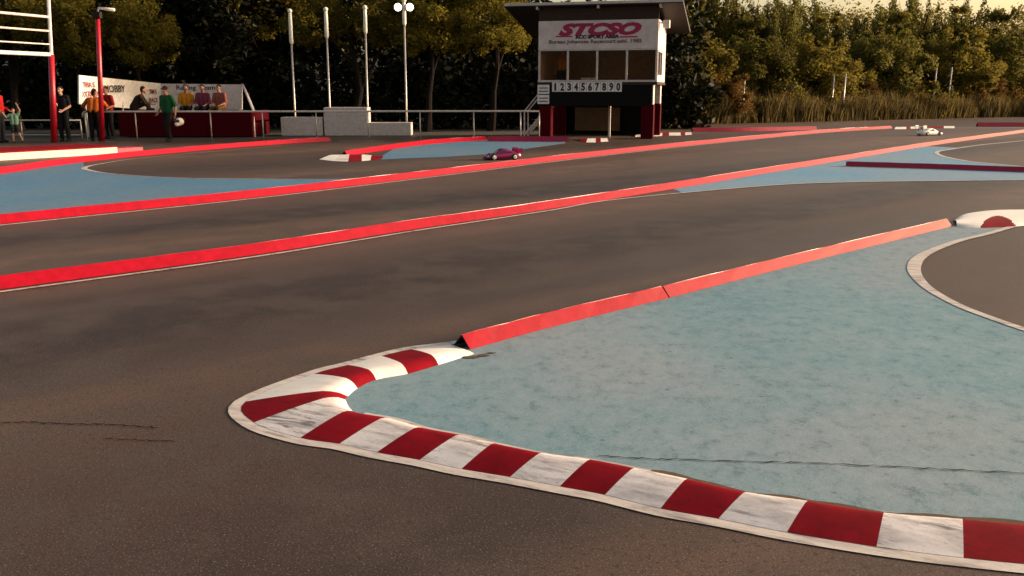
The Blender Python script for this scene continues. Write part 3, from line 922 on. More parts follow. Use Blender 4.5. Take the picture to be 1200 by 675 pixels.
def text_on(p0, p1, z, txt, size, mat, par, base, frac, width=None, shear=0, bold=.004):
    d = (p1 - p0).normalized()
    n = Vector((d.y, -d.x, 0))
    p = p0.lerp(p1, frac) - base + n * .035
    X = Matrix(((d.x, 0, n.x, p.x), (d.y, 0, n.y, p.y), (0, 1, 0, z), (0, 0, 0, 1)))
    lettering(txt, size, mat, par, X, shear, bold, width=width)
def panel(name, label, u0, vt0, vb0, Y0, u1, vt1, vb1, Y1, mat, texts, lines=False):
    a0, a1, b0, b1 = AT(u0, vt0, Y0), AT(u0, vb0, Y0), AT(u1, vt1, Y1), AT(u1, vb1, Y1)
    base = V2(a1)
    root = empty(name, base, 0, label, 'sign')
    d = (V2(b0) - V2(a0)).normalized(); n = Vector((d.y, -d.x, 0)) * .03
    vs = []
    for p in (a1, b1, b0, a0):
        q = Vector((p.x - base.x, p.y - base.y, p.z)); vs += [q + n, q - n]
    MB().add(vs, [(0, 2, 4, 6), (7, 5, 3, 1), (0, 1, 3, 2), (2, 3, 5, 4), (4, 5, 7, 6), (6, 7, 1, 0)]).build('board', M[mat], root)
    for f in (.06, .5, .94):
        p = V2(a0).lerp(V2(b0), f) - base - n * 2.4
        MB().tube([(p.x, p.y, 0), (p.x, p.y, a0.lerp(b0, f).z - .1)], .035, 8).build('post', M['steel'], root)
    for (f, v, txt, size, m_, wd) in texts:
        zz = a0.z + (b0.z - a0.z) * f - v
        text_on(V2(a0), V2(b0), zz, txt, size, M[m_], root, base, f, wd)
    if lines:
        for k in (.38, .62, .82):
            for f0, f1 in ((.02, .26), (.72, .97)):
                p = V2(a0).lerp(V2(b0), f0) - base + n * 1.08; q = V2(a0).lerp(V2(b0), f1) - base + n * 1.08
                z = a0.z - k * (a0.z - a1.z)
                MB().add([(p.x, p.y, z), (q.x, q.y, z), (q.x, q.y, z + .018), (p.x, p.y, z + .018)], [(0, 1, 2, 3)]).build('rule_line', M['text_red'], root)
panel('lettered_panel', 'bright white lettered panel behind the red lamp post', 92, 88, 122, 31.9, 188, 97.8, 130, 35.4, 'panel_white',
      [(.10, .30, 'TRA S', .26, 'text_red', .50), (.10, .62, 'XTRM', .26, 'text_red', .52), (.40, .36, 'HOBBY', .36, 'text_dark', .95), (.88, .34, 'TIM S', .24, 'text_red', .36), (.88, .66, 'RACE', .24, 'text_red', .44)])
panel('lettered_panel', 'white panel with shade tinted in and dark heading above the seated spectators', 189, 98, 130, 35.4, 284, 99, 128.5, 34.9, 'panel_pink',  # pinkish base colour carries the shade on this panel
      [(.43, .16, 'Racing Team', .24, 'text_dark', 1.6)], True)

# ------------------------------------------------------------------ people
SK = paint('skin', (.34, .16, .10), .6, .3)
SK2 = paint('skin_pale', (.50, .29, .21), .6, .3)
CL = {}
def cloth(name, col):
    if name not in CL:
        CL[name] = paint('cloth_' + name, col, .85, .15, scale=20)
    return CL[name]
def hand(mb, wr, d, up):
    """palm, four bent fingers and a thumb leaving the side of the palm"""
    d = d.normalized(); s = d.cross(up)
    if s.length < 1e-3: s = d.cross(Vector((1, 0, 0)))
    s.normalize(); n = s.cross(d)
    for k in (-1.5, -.5, .5, 1.5):
        mb.capsule(wr + s * k * .012, .016, wr + d * .085 + s * k * .019, .013, 8)
    for k, L in ((-1.5, .062), (-.5, .076), (.5, .080), (1.5, .070)):
        a = wr + d * .09 + s * k * .0205
        b = a + d * (L * .55) + n * .010
        c = b + d * (L * .35) + n * .028
        mb.capsule(a, .0095, b, .009, 8); mb.capsule(b, .009, c, .008, 8)
    a = wr + d * .025 + s * .028; b = a + (d * .5 + s * .7).normalized() * .045; c = b + (d * .9 + n * .4).normalized() * .035
    mb.capsule(a, .012, b, .0105, 8); mb.capsule(b, .0105, c, .009, 8)

def person(label, loc, face, shirt, trousers, hair=(.02, .012, .008), pose=None, scale=1.0, skin=None, cap=None, sleeve=.9, shorts=False, group=None, shoe=(.02, .02, .02), headturn=0):
    J = dict(pel=(0, 0, .95), che=(0, 0, 1.30), nek=(0, -.01, 1.47), hed=(0, .03, 1.63),
             lsh=(-.185, 0, 1.41), rsh=(.185, 0, 1.41), lel=(-.24, -.03, 1.12), rel=(.24, -.03, 1.12), lwr=(-.25, .05, .87), rwr=(.25, .05, .87),
             lhp=(-.09, 0, .93), rhp=(.09, 0, .93), lkn=(-.10, .02, .50), rkn=(.10, .02, .50), lan=(-.11, -.02, .09), ran=(.11, -.02, .09))
    if pose: J.update(pose)
    J = {k: Vector(v) for k, v in J.items()}
    root = empty('person', loc, face, label, 'person', group)
    root.scale = (scale,) * 3
    skin = skin or SK
    mb = MB()
    tors = J['che'] - J['pel']
    # torso and neck
    for s in (-1, 1):
        mb.capsule(J['pel'] + Vector((s * .07, 0, 0)), .105, J['che'] + Vector((s * .075, 0, .02)), .108)
    mb.capsule(J['lsh'], .062, J['rsh'], .062); mb.capsule(J['che'], .09, J['nek'] - Vector((0, 0, .03)), .06)
    mb.capsule(J['nek'] - Vector((0, 0, .05)), .058, J['hed'] - Vector((0, .02, .05)), .052)
    h = J['hed']
    Rz = Matrix.Rotation(headturn, 3, 'Z')
    f = lambda x, y, z: h + Rz @ Vector((x, y, z))
    mb.ball(f(0, -.012, .025), .10, (.78, .95, 1.0)); mb.capsule(f(0, .02, -.02), .066, f(0, .045, -.085), .038)
    mb.capsule(f(0, .083, .02), .012, f(0, .108, -.025), .017, 8)       # nose
    mb.capsule(f(-.035, .075, .03), .014, f(.035, .075, .03), .014, 8)  # brow
    for s in (-1, 1): mb.capsule(f(s * .079, -.012, .025), .016, f(s * .081, -.012, -.025), .012, 8)
    for a in 'lr':
        sh, el, wr = J[a + 'sh'], J[a + 'el'], J[a + 'wr']
        mb.capsule(sh, .056, el, .042); mb.capsule(el, .042, wr, .029)
        hand(mb, wr, wr - el, Vector((0, 1, 0)) if abs((wr - el).normalized().y) < .8 else Vector((0, 0, 1)))
        hp, kn, an = J[a + 'hp'], J[a + 'kn'], J[a + 'an']
        mb.capsule(hp, .088, kn, .058); mb.capsule(kn, .058, kn.lerp(an, .35), .057); mb.capsule(kn.lerp(an, .35), .057, an, .037)
        mb.capsule(an - Vector((0, .02, .03)), .04, an + Vector((0, .14, -.05)), .032)
    voxel(mb, 'body', .0085, skin, root, 3)
    # face details
    for s in (-1, 1):
        e = MB().ball(f(s * .032, .079, .012), .011); e.build('eye', cloth('eye', (.03, .02, .018)), root, True)
    MB().capsule(f(-.022, .080, -.055), .006, f(.022, .080, -.055), .006, 8).build('mouth', cloth('lips', (.22, .06, .05)), root, True)
    # shirt
    sm = MB()
    for s in (-1, 1): sm.capsule(J['pel'] + tors * .05 + Vector((s * .075, 0, 0)), .125, J['che'] + Vector((s * .08, 0, .02)), .125)
    sm.capsule(J['lsh'], .076, J['rsh'], .076); sm.capsule(J['che'], .10, J['nek'] - Vector((0, 0, .05)), .075)
    for a in 'lr':
        sh, el, wr = J[a + 'sh'], J[a + 'el'], J[a + 'wr']
        if sleeve <= 1: sm.capsule(sh, .074, sh.lerp(el, sleeve), .066)
        else:
            sm.capsule(sh, .072, el, .058); sm.capsule(el, .058, el.lerp(wr, sleeve - 1), .045)
    voxel(sm, 'shirt', .016, cloth('shirt%d' % len(CL), tuple(k * .7 for k in shirt)), root)
    tm = MB()
    tm.capsule(J['lhp'] + Vector((0, 0, .02)), .112, J['rhp'] + Vector((0, 0, .02)), .112)
    for a in 'lr':
        hp, kn, an = J[a + 'hp'], J[a + 'kn'], J[a + 'an']
        if shorts: tm.capsule(hp, .105, hp.lerp(kn, .85), .09)
        else:
            tm.capsule(hp, .105, kn, .078); tm.capsule(kn, .078, an + Vector((0, 0, .03)), .062)
    voxel(tm, 'shorts' if shorts else 'trousers', .016, cloth('trousers%d' % len(CL), trousers), root)
    for a in 'lr':
        an = J[a + 'an']
        s_ = MB(); s_.capsule(an - Vector((0, .03, .035)), .052, an + Vector((0, .15, -.05)), .042)
        voxel(s_, 'shoe', .016, cloth('shoe%d' % len(CL), shoe), root, 2)
    hm = MB()
    if cap:
        hm.ball(f(0, -.012, .05), .108, (.82, .98, .9)); hm.capsule(f(-.04, .09, .055), .016, f(-.035, .16, .042), .012); hm.capsule(f(.04, .09, .055), .016, f(.035, .16, .042), .012)
        hm.capsule(f(0, .09, .058), .016, f(0, .17, .043), .012)
        voxel(hm, 'cap', .012, cloth('cap%d' % len(CL), cap), root)
    else:
        hm.ball(f(0, -.03, .05), .106, (.82, .92, .92)); hm.capsule(f(0, -.07, .02), .06, f(0, -.075, -.05), .045)
        voxel(hm, 'hair', .012, cloth('hair%d' % len(CL), hair), root)
    return root

def stand_at(u, Y):
    p = AT(u, 165, Y); return Vector((p.x, p.y, 0))
FC = PI   # facing the camera
person('person in a bright red jacket at the very edge of the frame', stand_at(2, 28.6), R(-95), (.55, .012, .012), (.02, .02, .025), sleeve=1.8,
       pose=dict(rwr=(.22, .22, 1.0), lwr=(-.22, .22, 1.0)))
person('child in a pale green top and shorts with one arm raised', stand_at(19.5, 28.4), FC + R(20), (.22, .42, .30), (.03, .03, .03), scale=.62, skin=SK2, shorts=True, sleeve=.6,
       pose=dict(lel=(-.30, .03, 1.62), lwr=(-.22, .05, 1.86), rel=(.34, .05, 1.28), rwr=(.42, .12, 1.45), lkn=(-.16, .1, .52), lan=(-.28, .02, .12), rkn=(.12, .05, .50), ran=(.14, -.05, .09)))
person('person all in dark clothes standing beside the tall red gantry post', stand_at(77, 29.3), FC, (.012, .012, .014), (.012, .012, .014), skin=SK2, sleeve=.7,
       pose=dict(rel=(.26, .02, 1.13), rwr=(.06, .24, 1.18), lel=(-.25, 0, 1.12), lwr=(-.12, .22, 1.0)))
person('person in an orange shirt and black trousers leaning on the railing', stand_at(113, 29.75), R(15), (.72, .17, .02), (.008, .008, .010), sleeve=1.0,
       pose=dict(che=(.02, .16, 1.24), nek=(.03, .24, 1.40), hed=(.05, .30, 1.55), lsh=(-.17, .20, 1.33), rsh=(.20, .19, 1.34), lel=(-.36, .30, 1.12), lwr=(-.30, .46, .99), rel=(.36, .30, 1.12), rwr=(.28, .48, .99)), headturn=R(-60))
person('person in a dark red shirt behind the railing, next to the orange shirt', stand_at(130, 30.9), FC - R(25), (.33, .012, .014), (.008, .008, .010), sleeve=.8,
       pose=dict(lwr=(-.18, .22, 1.02), rwr=(.18, .22, 1.02)))
zst = AT(157, 129, YS).z
person('person in dark clothes hunched on top of the red stand', Vector((AT(155, 125, 32.05).x, 32.12, zst - .86)), R(-75), (.035, .022, .012), (.02, .014, .012), sleeve=1.7, hair=(.015, .01, .008),
       pose=dict(pel=(0, 0, .95), che=(0, .20, 1.24), nek=(0, .32, 1.40), hed=(0, .40, 1.55), lsh=(-.18, .28, 1.34), rsh=(.18, .28, 1.34), lel=(-.22, .42, 1.10), rel=(.22, .42, 1.10), lwr=(-.10, .62, 1.05), rwr=(.10, .62, 1.05),
                 lkn=(-.12, .42, 1.10), rkn=(.12, .42, 1.10), lan=(-.12, .52, .93 - .0), ran=(.12, .52, .93)))
person('person in a green shirt and dark cap carrying a pale helmet', stand_at(199, 29.2), FC - R(20), (.018, .13, .045), (.014, .012, .012), cap=(.02, .015, .02), sleeve=.9,
       pose=dict(lkn=(-.10, .16, .52), lan=(-.11, .12, .10), rkn=(.10, -.02, .50), ran=(.11, -.16, .12), lel=(-.31, -.03, 1.12), lwr=(-.37, .09, .86), rel=(.27, -.05, 1.12), rwr=(.26, .14, .92)))
sit = dict(pel=(0, 0, .10), che=(0, .03, .45), nek=(0, .04, .62), hed=(0, .08, .78), lsh=(-.185, .05, .56), rsh=(.185, .05, .56), lel=(-.25, .10, .28), rel=(.25, .10, .28), lwr=(-.16, .32, .20), rwr=(.16, .32, .20),
           lhp=(-.09, .02, .09), rhp=(.09, .02, .09), lkn=(-.13, .44, .08), rkn=(.13, .44, .08), lan=(-.13, .42, -.34), ran=(.13, .42, -.34))
for u, lab, sc, tc, kw in ((219, 'person in a yellow orange shirt seated on the stand bench', (.72, .30, .02), (.02, .012, .012), dict(sleeve=.7)),
                           (239, 'person in a plum shirt seated between the yellow and salmon shirts', (.26, .05, .09), (.02, .02, .03), dict(sleeve=1.6)),
                           (259, 'person in a salmon shirt and olive trousers seated at the bench end', (.42, .11, .08), (.10, .055, .016), dict(sleeve=.9))):
    p = AT(u, 125, 32.75)
    person(lab, Vector((p.x, p.y, .92)), FC + R((239 - u) * .6), sc, tc, pose=sit, **kw)
pi = Matrix.Rotation(TYAW, 3, 'Z') @ Vector((.62, 1.0, 0)) + FL
person('person in an orange shirt seen through the timing tower window', Vector((pi.x, pi.y, ZW0 - .38)), FC + TYAW, (.60, .20, .05), (.03, .03, .03), sleeve=.8, scale=.86)

def helmet():
    p = AT(210.5, 142.5, 29.0)
    root = empty('helmet', p, R(150), 'black and white helmet held by the person in green', 'helmet')
    mb = MB().ball((0, 0, 0), .135, (.9, 1.1, .95)); mb.capsule((0, .08, -.06), .09, (0, .12, -.08), .07)
    voxel(mb, 'shell', .012, M['white'], root)
    MB().capsule((-.08, .125, .02), .045, (.08, .125, .02), .045).build('visor', M['dark_glass'], root, True)
    MB().tube([(-.1, -.1, .06), (0, -.155, .06), (.1, -.1, .06)], .03, 8).build('stripe', M['black'], root, True)
helmet()

# ------------------------------------------------------------------ racing cars
def rc_car(label, loc, rz, paintmat, wing_h, L=.86):
    root = empty('model_car', loc, rz, label, 'model car')
    W = .40
    # stations along x (front = +x): x, half width, sill z, shoulder z, crown z
    st = [(-.50, .36, .07, .125, .14), (-.47, .44, .05, .150, .165), (-.36, .48, .035, .165, .180), (-.18, .49, .03, .165, .178), (.05, .485, .03, .155, .168), (.22, .48, .03, .142, .155), (.36, .47, .035, .120, .135), (.46, .42, .04, .085, .098), (.50, .34, .05, .065, .075)]
    n = 14
    def loft(stn, closed=True):
        vs, fs = [], []
        for x, hw, z0, z1, z2 in stn:
            ring = [(-hw, z0), (-hw * 1.0, (z0 + z1) / 2), (-hw * .97, z1 * .97), (-hw * .86, z1 + (z2 - z1) * .4), (-hw * .55, z2 * .99), (-hw * .2, z2), (hw * .2, z2), (hw * .55, z2 * .99), (hw * .86, z1 + (z2 - z1) * .4), (hw * .97, z1 * .97), (hw, (z0 + z1) / 2), (hw, z0), (hw * .4, z0), (-hw * .4, z0)]
            vs += [(x * L, y * W * 1.0, z) for y, z in ring]
        m = len(stn)
        for i in range(m - 1):
            for k in range(n):
                k2 = (k + 1) % n
                fs.append((i * n + k, i * n + k2, (i + 1) * n + k2, (i + 1) * n + k))
        fs.append(tuple(range(n - 1, -1, -1))); fs.append(tuple((m - 1) * n + k for k in range(n)))
        me = MB().add(vs, fs).mesh('x')
        bm = bmesh.new(); bm.from_mesh(me); bmesh.ops.recalc_face_normals(bm, faces=bm.faces); bm.to_mesh(me); bm.free()
        return me
    body = link('body', loft(st), paintmat, root, True)
    cab = [(-.36, .36, .15, .165, .170), (-.26, .37, .15, .20, .215), (-.12, .36, .15, .245, .262), (.02, .35, .15, .250, .266), (.14, .36, .14, .205, .215), (.25, .38, .13, .145, .152)]
    c = link('cabin', loft(cab), paintmat, root, True)
    for s in (-1, 1):
        w0 = W * .368 * s
        MB().add([(-.24 * L, w0, .175), (.13 * L, w0, .165), (.03 * L, w0 * .93, .238), (-.13 * L, w0 * .93, .238)], [(0, 1, 2, 3) if s < 0 else (3, 2, 1, 0)]).build('side_window', M['dark_glass'], c)
    MB().add([(.235 * L, -W * .30, .164), (.235 * L, W * .30, .164), (.055 * L, W * .25, .256), (.055 * L, -W * .25, .256)], [(0, 1, 2, 3)]).build('windscreen', M['dark_glass'], c)
    # arches and wheels
    for sx in (-.30, .30):
        for sy in (-1, 1):
            wh = MB()
            pts, rad = [], []
            y0 = sy * (W / 2 - .055)
            for yy, rr in ((0, .052), (.002, .066), (.012, .073), (.058, .073), (.068, .066), (.070, .052)):
                pts.append((sx * L, y0 + sy * yy, .073)); rad.append(rr)
            wh.tube(pts, rad, 20)
            w_ = wh.build('wheel', M['tyre'], root, True)
            rm = MB()
            yo = y0 + sy * .0705
            rm.tube([(sx * L, yo, .073), (sx * L, yo + sy * .002, .073)], [.048, .046], 20)
            for k in range(5):
                a = 2 * PI * k / 5
                rm.tube([(sx * L + .008 * math.cos(a), yo + sy * .004, .073 + .008 * math.sin(a)), (sx * L + .044 * math.cos(a), yo + sy * .004, .073 + .044 * math.sin(a))], .007, 6)
            rm.build('rim', M['rim'], w_)
    # rear wing
    wg = MB(); wg.box((-.52 * L, -W * .47, wing_h), (-.39 * L, W * .47, wing_h + .014), 0, None, .005)
    wgo = wg.build('rear_wing', paintmat, root)
    for s in (-1, 1):
        MB().box((-.535 * L, s * W * .47 - .005, wing_h - .06), (-.36 * L, s * W * .47 + .005, wing_h + .05), 0, None, .004).build('end_plate', paintmat, wgo)
        MB().box((-.47 * L, s * .08 - .006, .14), (-.43 * L, s * .08 + .006, wing_h - .001)).build('wing_strut', M['black'], wgo)
    sp = MB().box((.44 * L, -W * .46, .028), (.535 * L, W * .46, .04), 0, None, .004); sp.build('splitter', M['black'], root)
    for s in (-1, 1):
        MB().ball((.445 * L, s * W * .33, .088), .028, (1, 1.2, .6)).build('headlight', M['rim'], root, True)
rc_car('small magenta racing car with a rear wing, speeding on the asphalt', V2(G(588.5, 187)), R(180 + 18), M['car_pink'], .225)
rc_car('small white racing car at the far bend', V2(G(1089, 158.6)), R(24), M['car_white'], .32, 1.05)

# ------------------------------------------------------------------ vegetation
def leaf_cloud(name, lobes, n, size, seed, flat=.3, inner=.35):
    rnd = random.Random(seed)
    vols = [a * b * c for (_, a, b, c) in lobes]
    tot = sum(vols)
    vs, fs = [], []
    # sub-clumps give the crown light and dark masses and gaps
    clumps = []
    for (c, a, b, cc), v in zip(lobes, vols):
        for k in range(max(5, int(80 * v / tot))):
            t = rnd.uniform(0, 2 * PI); z = rnd.uniform(-.85, 1); r = math.sqrt(max(0, 1 - z * z)); rr = rnd.uniform(inner, 1.0) ** .5
            clumps.append((Vector((c[0] + a * r * math.cos(t) * rr, c[1] + b * r * math.sin(t) * rr, c[2] + cc * z * rr)), rnd.uniform(.16, .36) * (a + b + cc) / 3))
    for i in range(n):
        c, r = rnd.choice(clumps)
        d = Vector((rnd.gauss(0, 1), rnd.gauss(0, 1), rnd.gauss(0, .75)))
        d = d.normalized() * min(d.length, 1.9)
        p = c + d * (r * .55)
        s = size * rnd.uniform(.55, 1.3)
        a = Vector((rnd.gauss(0, 1), rnd.gauss(0, 1), rnd.gauss(0, .6))).normalized()
        b = a.cross(Vector((rnd.gauss(0, 1), rnd.gauss(0, 1), rnd.gauss(0, 1)))).normalized()
        k = len(vs)
        n_ = a.cross(b) * (s * .15)
        vs += [p - a * s, p + b * s * .45 + n_, p + a * s, p - b * s * .45 + n_]
        fs.append((k, k + 1, k + 2, k + 3))
    me = bpy.data.meshes.new(name)
    me.from_pydata(vs, [], fs); me.update()
    return me
def trunk_mesh(name, h, r, limbs, seed):
    rnd = random.Random(seed)
    mb = MB()
    pts = [Vector((rnd.uniform(-.1, .1) * k, rnd.uniform(-.1, .1) * k, h * k / 5)) for k in range(6)]
    mb.tube(pts, [r * (1.35 if k == 0 else 1 - .15 * k) for k in range(6)], 8)
    for e in limbs:
        s = pts[rnd.choice((2, 3, 4))]
        e = Vector(e)
        mid = s.lerp(e, .5) + Vector((rnd.uniform(-.2, .2), rnd.uniform(-.2, .2), .2))
        mb.tube([s, mid, e], [r * .45, r * .3, r * .08], 6)
    return mb.mesh(name)
KINDS = {}
def kind(name, mat, lobes, n, size, th, tr, seed):
    cm = leaf_cloud(name + '_crown', lobes, n, size, seed); cm.materials.append(M[mat])
    tm = trunk_mesh(name + '_trunk', th, tr, [l[0] for l in lobes], seed + 1); tm.materials.append(M['bark'])
    KINDS[name] = (cm, tm)
L_ = lambda x, y, z, a, b, c: ((x, y, z), a, b, c)
kind('broad', 'leaf_olive', [L_(0, 0, 5.6, 2.2, 2.0, 1.8), L_(1.6, .3, 4.5, 1.4, 1.3, 1.0), L_(-1.7, -.3, 4.7, 1.4, 1.3, 1.1), L_(.3, -1.0, 3.9, 1.1, 1.0, .8)], 15000, .095, 4.6, .2, 11)
kind('yellow', 'leaf_yellow', [L_(0, 0, 5.0, 1.9, 1.7, 1.7), L_(1.2, 0, 3.9, 1.2, 1.1, .9), L_(-1.3, .2, 4.3, 1.2, 1.2, 1.0)], 14000, .085, 4.2, .17, 23)
kind('darktree', 'leaf_shaded', [L_(0, 0, 5.0, 2.4, 2.2, 2.6), L_(1.5, 0, 3.0, 1.6, 1.4, 1.5), L_(-1.5, .2, 3.2, 1.6, 1.5, 1.6), L_(0, -.4, 1.8, 1.9, 1.5, 1.4)], 12000, .130, 5.0, .2, 31)
kind('bush', 'leaf_green', [L_(0, 0, 1.9, 1.9, 1.6, 1.5), L_(1.3, .2, 1.5, 1.2, 1.1, 1.0), L_(-1.2, -.2, 1.4, 1.2, 1.1, 1.1), L_(.2, 0, 3.2, 1.1, 1.0, 1.0)], 15000, .085, 2.4, .12, 41)
def wispy(seed):
    rnd = random.Random(seed)
    vs, fs, tops = [], [], []
    for k in range(26):
        x0, y0 = rnd.gauss(0, .55), rnd.gauss(0, .5)
        h = rnd.uniform(3.6, 7.4) * (1 - .12 * math.hypot(x0, y0)); lx, ly = rnd.gauss(0, .35) + x0 * .5, rnd.gauss(0, .35) + y0 * .5
        tops.append((x0 * .5 + lx, y0 * .5 + ly, h))
        for i in range(int(95 * h)):
            t = rnd.uniform(.12, 1) ** .9
            sp_ = (.42 * (1 - t) + .07)
            p = Vector((x0 + lx * t + rnd.gauss(0, sp_), y0 + ly * t + rnd.gauss(0, sp_), h * t + rnd.gauss(0, .12)))
            s_ = rnd.uniform(.05, .12)
            a = Vector((rnd.gauss(0, .7), rnd.gauss(0, .7), rnd.gauss(.4, .8))).normalized()
            b = a.cross(Vector((rnd.gauss(0, 1), rnd.gauss(0, 1), rnd.gauss(0, 1)))).normalized()
            q = len(vs)
            vs += [p - a * s_, p + b * s_ * .45, p + a * s_, p - b * s_ * .45]; fs.append((q, q + 1, q + 2, q + 3))
    me = bpy.data.meshes.new('wispy_crown'); me.from_pydata(vs, [], fs); me.update(); me.materials.append(M['leaf_green'])
    tm = trunk_mesh('wispy_trunk', 5.2, .1, tops[:16], seed); tm.materials.append(M['bark'])
    return me, tm
KINDS['poplar'] = wispy(53); KINDS['poplar2'] = wispy(58)
kind('olivebush', 'leaf_olive', [L_(0, 0, 1.8, 2.0, 1.7, 1.5), L_(1.3, .2, 2.2, 1.2, 1.1, 1.2), L_(-1.2, -.2, 2.6, 1.1, 1.1, 1.3), L_(.1, 0, 3.6, .8, .8, 1.1)], 15000, .085, 2.6, .12, 61)
kind('brownbush', 'leaf_brown', [L_(0, 0, 1.4, 1.7, 1.5, 1.2), L_(1.0, .2, 2.2, .9, .9, .9), L_(-.9, -.2, 1.9, 1.0, 1.0, 1.0)], 10000, .080, 2.0, .1, 71)
def tree(k, u, Y, sc, label, rz=0.0, z0=0.0, name='tree', cat='tree', group='trees and bushes round the track', sz=1.0):
    p = AT(u, 130, Y)
    root = empty(name, (p.x, p.y, z0), rz, label, cat, group)
    root.scale = (sc, sc, sc * sz)
    cm, tm = KINDS[k]
    o = bpy.data.objects.new('trunk', tm); COL.objects.link(o); o.parent = root
    o = bpy.data.objects.new('crown', cm); COL.objects.link(o); o.parent = root

# hill behind, so that the trees stand in tiers
def hill():
    vs, fs = [], []
    nx, ny = 60, 14
    rnd = random.Random(3)
    for j in range(ny + 1):
        for i in range(nx + 1):
            x = -70 + 160 * i / nx
            edge = 41 + max(0, min(1, (x - 4) / 25)) * 18
            y = edge + 3.2 * j
            t = j / ny
            vs.append((x, y, -.05 + 5.2 * (t * t * (3 - 2 * t)) + (rnd.uniform(-.15, .15) if j else 0)))
    for j in range(ny):
        for i in range(nx):
            a = j * (nx + 1) + i
            fs.append((a, a + 1, a + nx + 2, a + nx + 1))
    o = MB().add(vs, fs).build('hill', M['dirt'], None, True)
    o['kind'] = 'structure'
hill()
rnd = random.Random(77)
# left wood
for (k, u, Y, sc, lab) in (
    ('broad', 20, 36.5, .92, 'olive tree behind the white barred gantry frame'),
    ('yellow', 100, 35.4, .78, 'low yellowish tree crown over the red lamp post arm'),
    ('yellow', 172, 36.4, .76, 'yellowish tree crown above the bright white lettered panel'),
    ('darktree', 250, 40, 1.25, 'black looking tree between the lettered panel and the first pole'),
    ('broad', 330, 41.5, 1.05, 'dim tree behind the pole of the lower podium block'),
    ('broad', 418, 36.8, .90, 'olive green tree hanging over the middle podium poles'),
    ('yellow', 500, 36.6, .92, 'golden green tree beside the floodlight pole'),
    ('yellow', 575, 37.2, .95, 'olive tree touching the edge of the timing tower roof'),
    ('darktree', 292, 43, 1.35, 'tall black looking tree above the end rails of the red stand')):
    tree(k, u, Y, sc, lab, rnd.uniform(0, 6.28))
# right bank, front tier
for (k, u, Y, sc, lab, sz) in (
    ('olivebush', 812, 47, 1.15, 'olive bush beside the roof end of the timing tower', 1.15),
    ('bush', 880, 52, 1.25, 'rounded green bush above the foot of the bank near the tower', 1.05),
    ('poplar', 905, 56, 1.05, 'slim upright tree on the bank skyline', 1.0),
    ('olivebush', 958, 54, 1.25, 'olive bush behind the pair of thin posts', 1.0),
    ('bush', 1030, 57, 1.35, 'wide dark green bush in the middle of the bank', 1.1),
    ('poplar', 1062, 61, 1.15, 'upright tree above the white racing car', 1.0),
    ('olivebush', 1110, 60, 1.35, 'olive bush behind the tall thin post above the white car', 1.1),
    ('bush', 1170, 62, 1.4, 'large green bush at the frame edge of the bank', 1.15),
    ('brownbush', 850, 46.5, .8, 'small russet bush low on the bank beside the tower', 1.0),
    ('brownbush', 1010, 55, .8, 'small russet bush among the dry stalks', .9),
    ('brownbush', 1145, 60, .9, 'russet bush among the dry stalks near the frame edge', .9)):
    tree(k, u, Y, sc, lab, rnd.uniform(0, 6.28), 0.05, name='bush' if 'bush' in k else 'tree', cat='bush' if 'bush' in k else 'tree', sz=sz)

for i in range(15):
    u = 770 + 30 * i + rnd.uniform(-9, 9)
    tree(('poplar', 'poplar2')[i % 2], u, 55 + (u - 770) / 430 * 10 + rnd.uniform(-1, 2), rnd.uniform(.80, 1.22), 'wispy upright tree on the skyline of the bank', rnd.uniform(0, 6.28), .3, group='wispy trees on the skyline', sz=rnd.uniform(.95, 1.12))
# uncountable growth: one mass each
def mass(name, spots, n_each, size, mat, label, seed):
    rnd = random.Random(seed)
    vs, fs = [], []
    for (x, y, z, a, b, c) in spots:
        me = None
        cl = []
        for k in range(16):
            t = rnd.uniform(0, 2 * PI); q = rnd.uniform(-.9, 1); r = math.sqrt(1 - q * q)
            cl.append((Vector((x + a * r * math.cos(t) * .8, y + b * r * math.sin(t) * .8, z + c * q * .8)), rnd.uniform(.25, .5)))
        for i in range(n_each):
            ct, rr = rnd.choice(cl)
            p = ct + Vector((rnd.gauss(0, a * rr * .5), rnd.gauss(0, b * rr * .5), rnd.gauss(0, c * rr * .5)))
            s = size * rnd.uniform(.6, 1.4)
            aa = Vector((rnd.gauss(0, 1), rnd.gauss(0, 1), rnd.gauss(0, .7))).normalized()
            bb = aa.cross(Vector((rnd.gauss(0, 1), rnd.gauss(0, 1), rnd.gauss(0, 1)))).normalized()
            k = len(vs)
            vs += [p - aa * s, p + bb * s * .5, p + aa * s, p - bb * s * .5]
            fs.append((k, k + 1, k + 2, k + 3))
    me = bpy.data.meshes.new(name); me.from_pydata([tuple(v) for v in vs], [], fs); me.update()
    o = link(name, me, M[mat])
    tag(o, label, 'vegetation', None, 'stuff')
    return o
sp = []
r2 = random.Random(9)
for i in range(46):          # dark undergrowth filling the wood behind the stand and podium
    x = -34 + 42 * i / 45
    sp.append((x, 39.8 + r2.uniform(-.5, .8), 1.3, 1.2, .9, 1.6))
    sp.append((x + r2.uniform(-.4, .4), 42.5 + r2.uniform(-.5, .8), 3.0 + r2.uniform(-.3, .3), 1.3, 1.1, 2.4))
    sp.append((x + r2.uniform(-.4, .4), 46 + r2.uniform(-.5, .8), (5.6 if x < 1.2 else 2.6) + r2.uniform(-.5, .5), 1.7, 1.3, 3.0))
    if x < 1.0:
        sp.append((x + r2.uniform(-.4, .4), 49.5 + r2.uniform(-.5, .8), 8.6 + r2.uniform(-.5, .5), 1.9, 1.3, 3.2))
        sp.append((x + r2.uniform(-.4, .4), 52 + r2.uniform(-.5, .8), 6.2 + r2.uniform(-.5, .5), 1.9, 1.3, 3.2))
mass('undergrowth', sp, 620, .17, 'leaf_shaded', 'near black undergrowth and wood behind the stand, podium and tower', 5)
sp = []
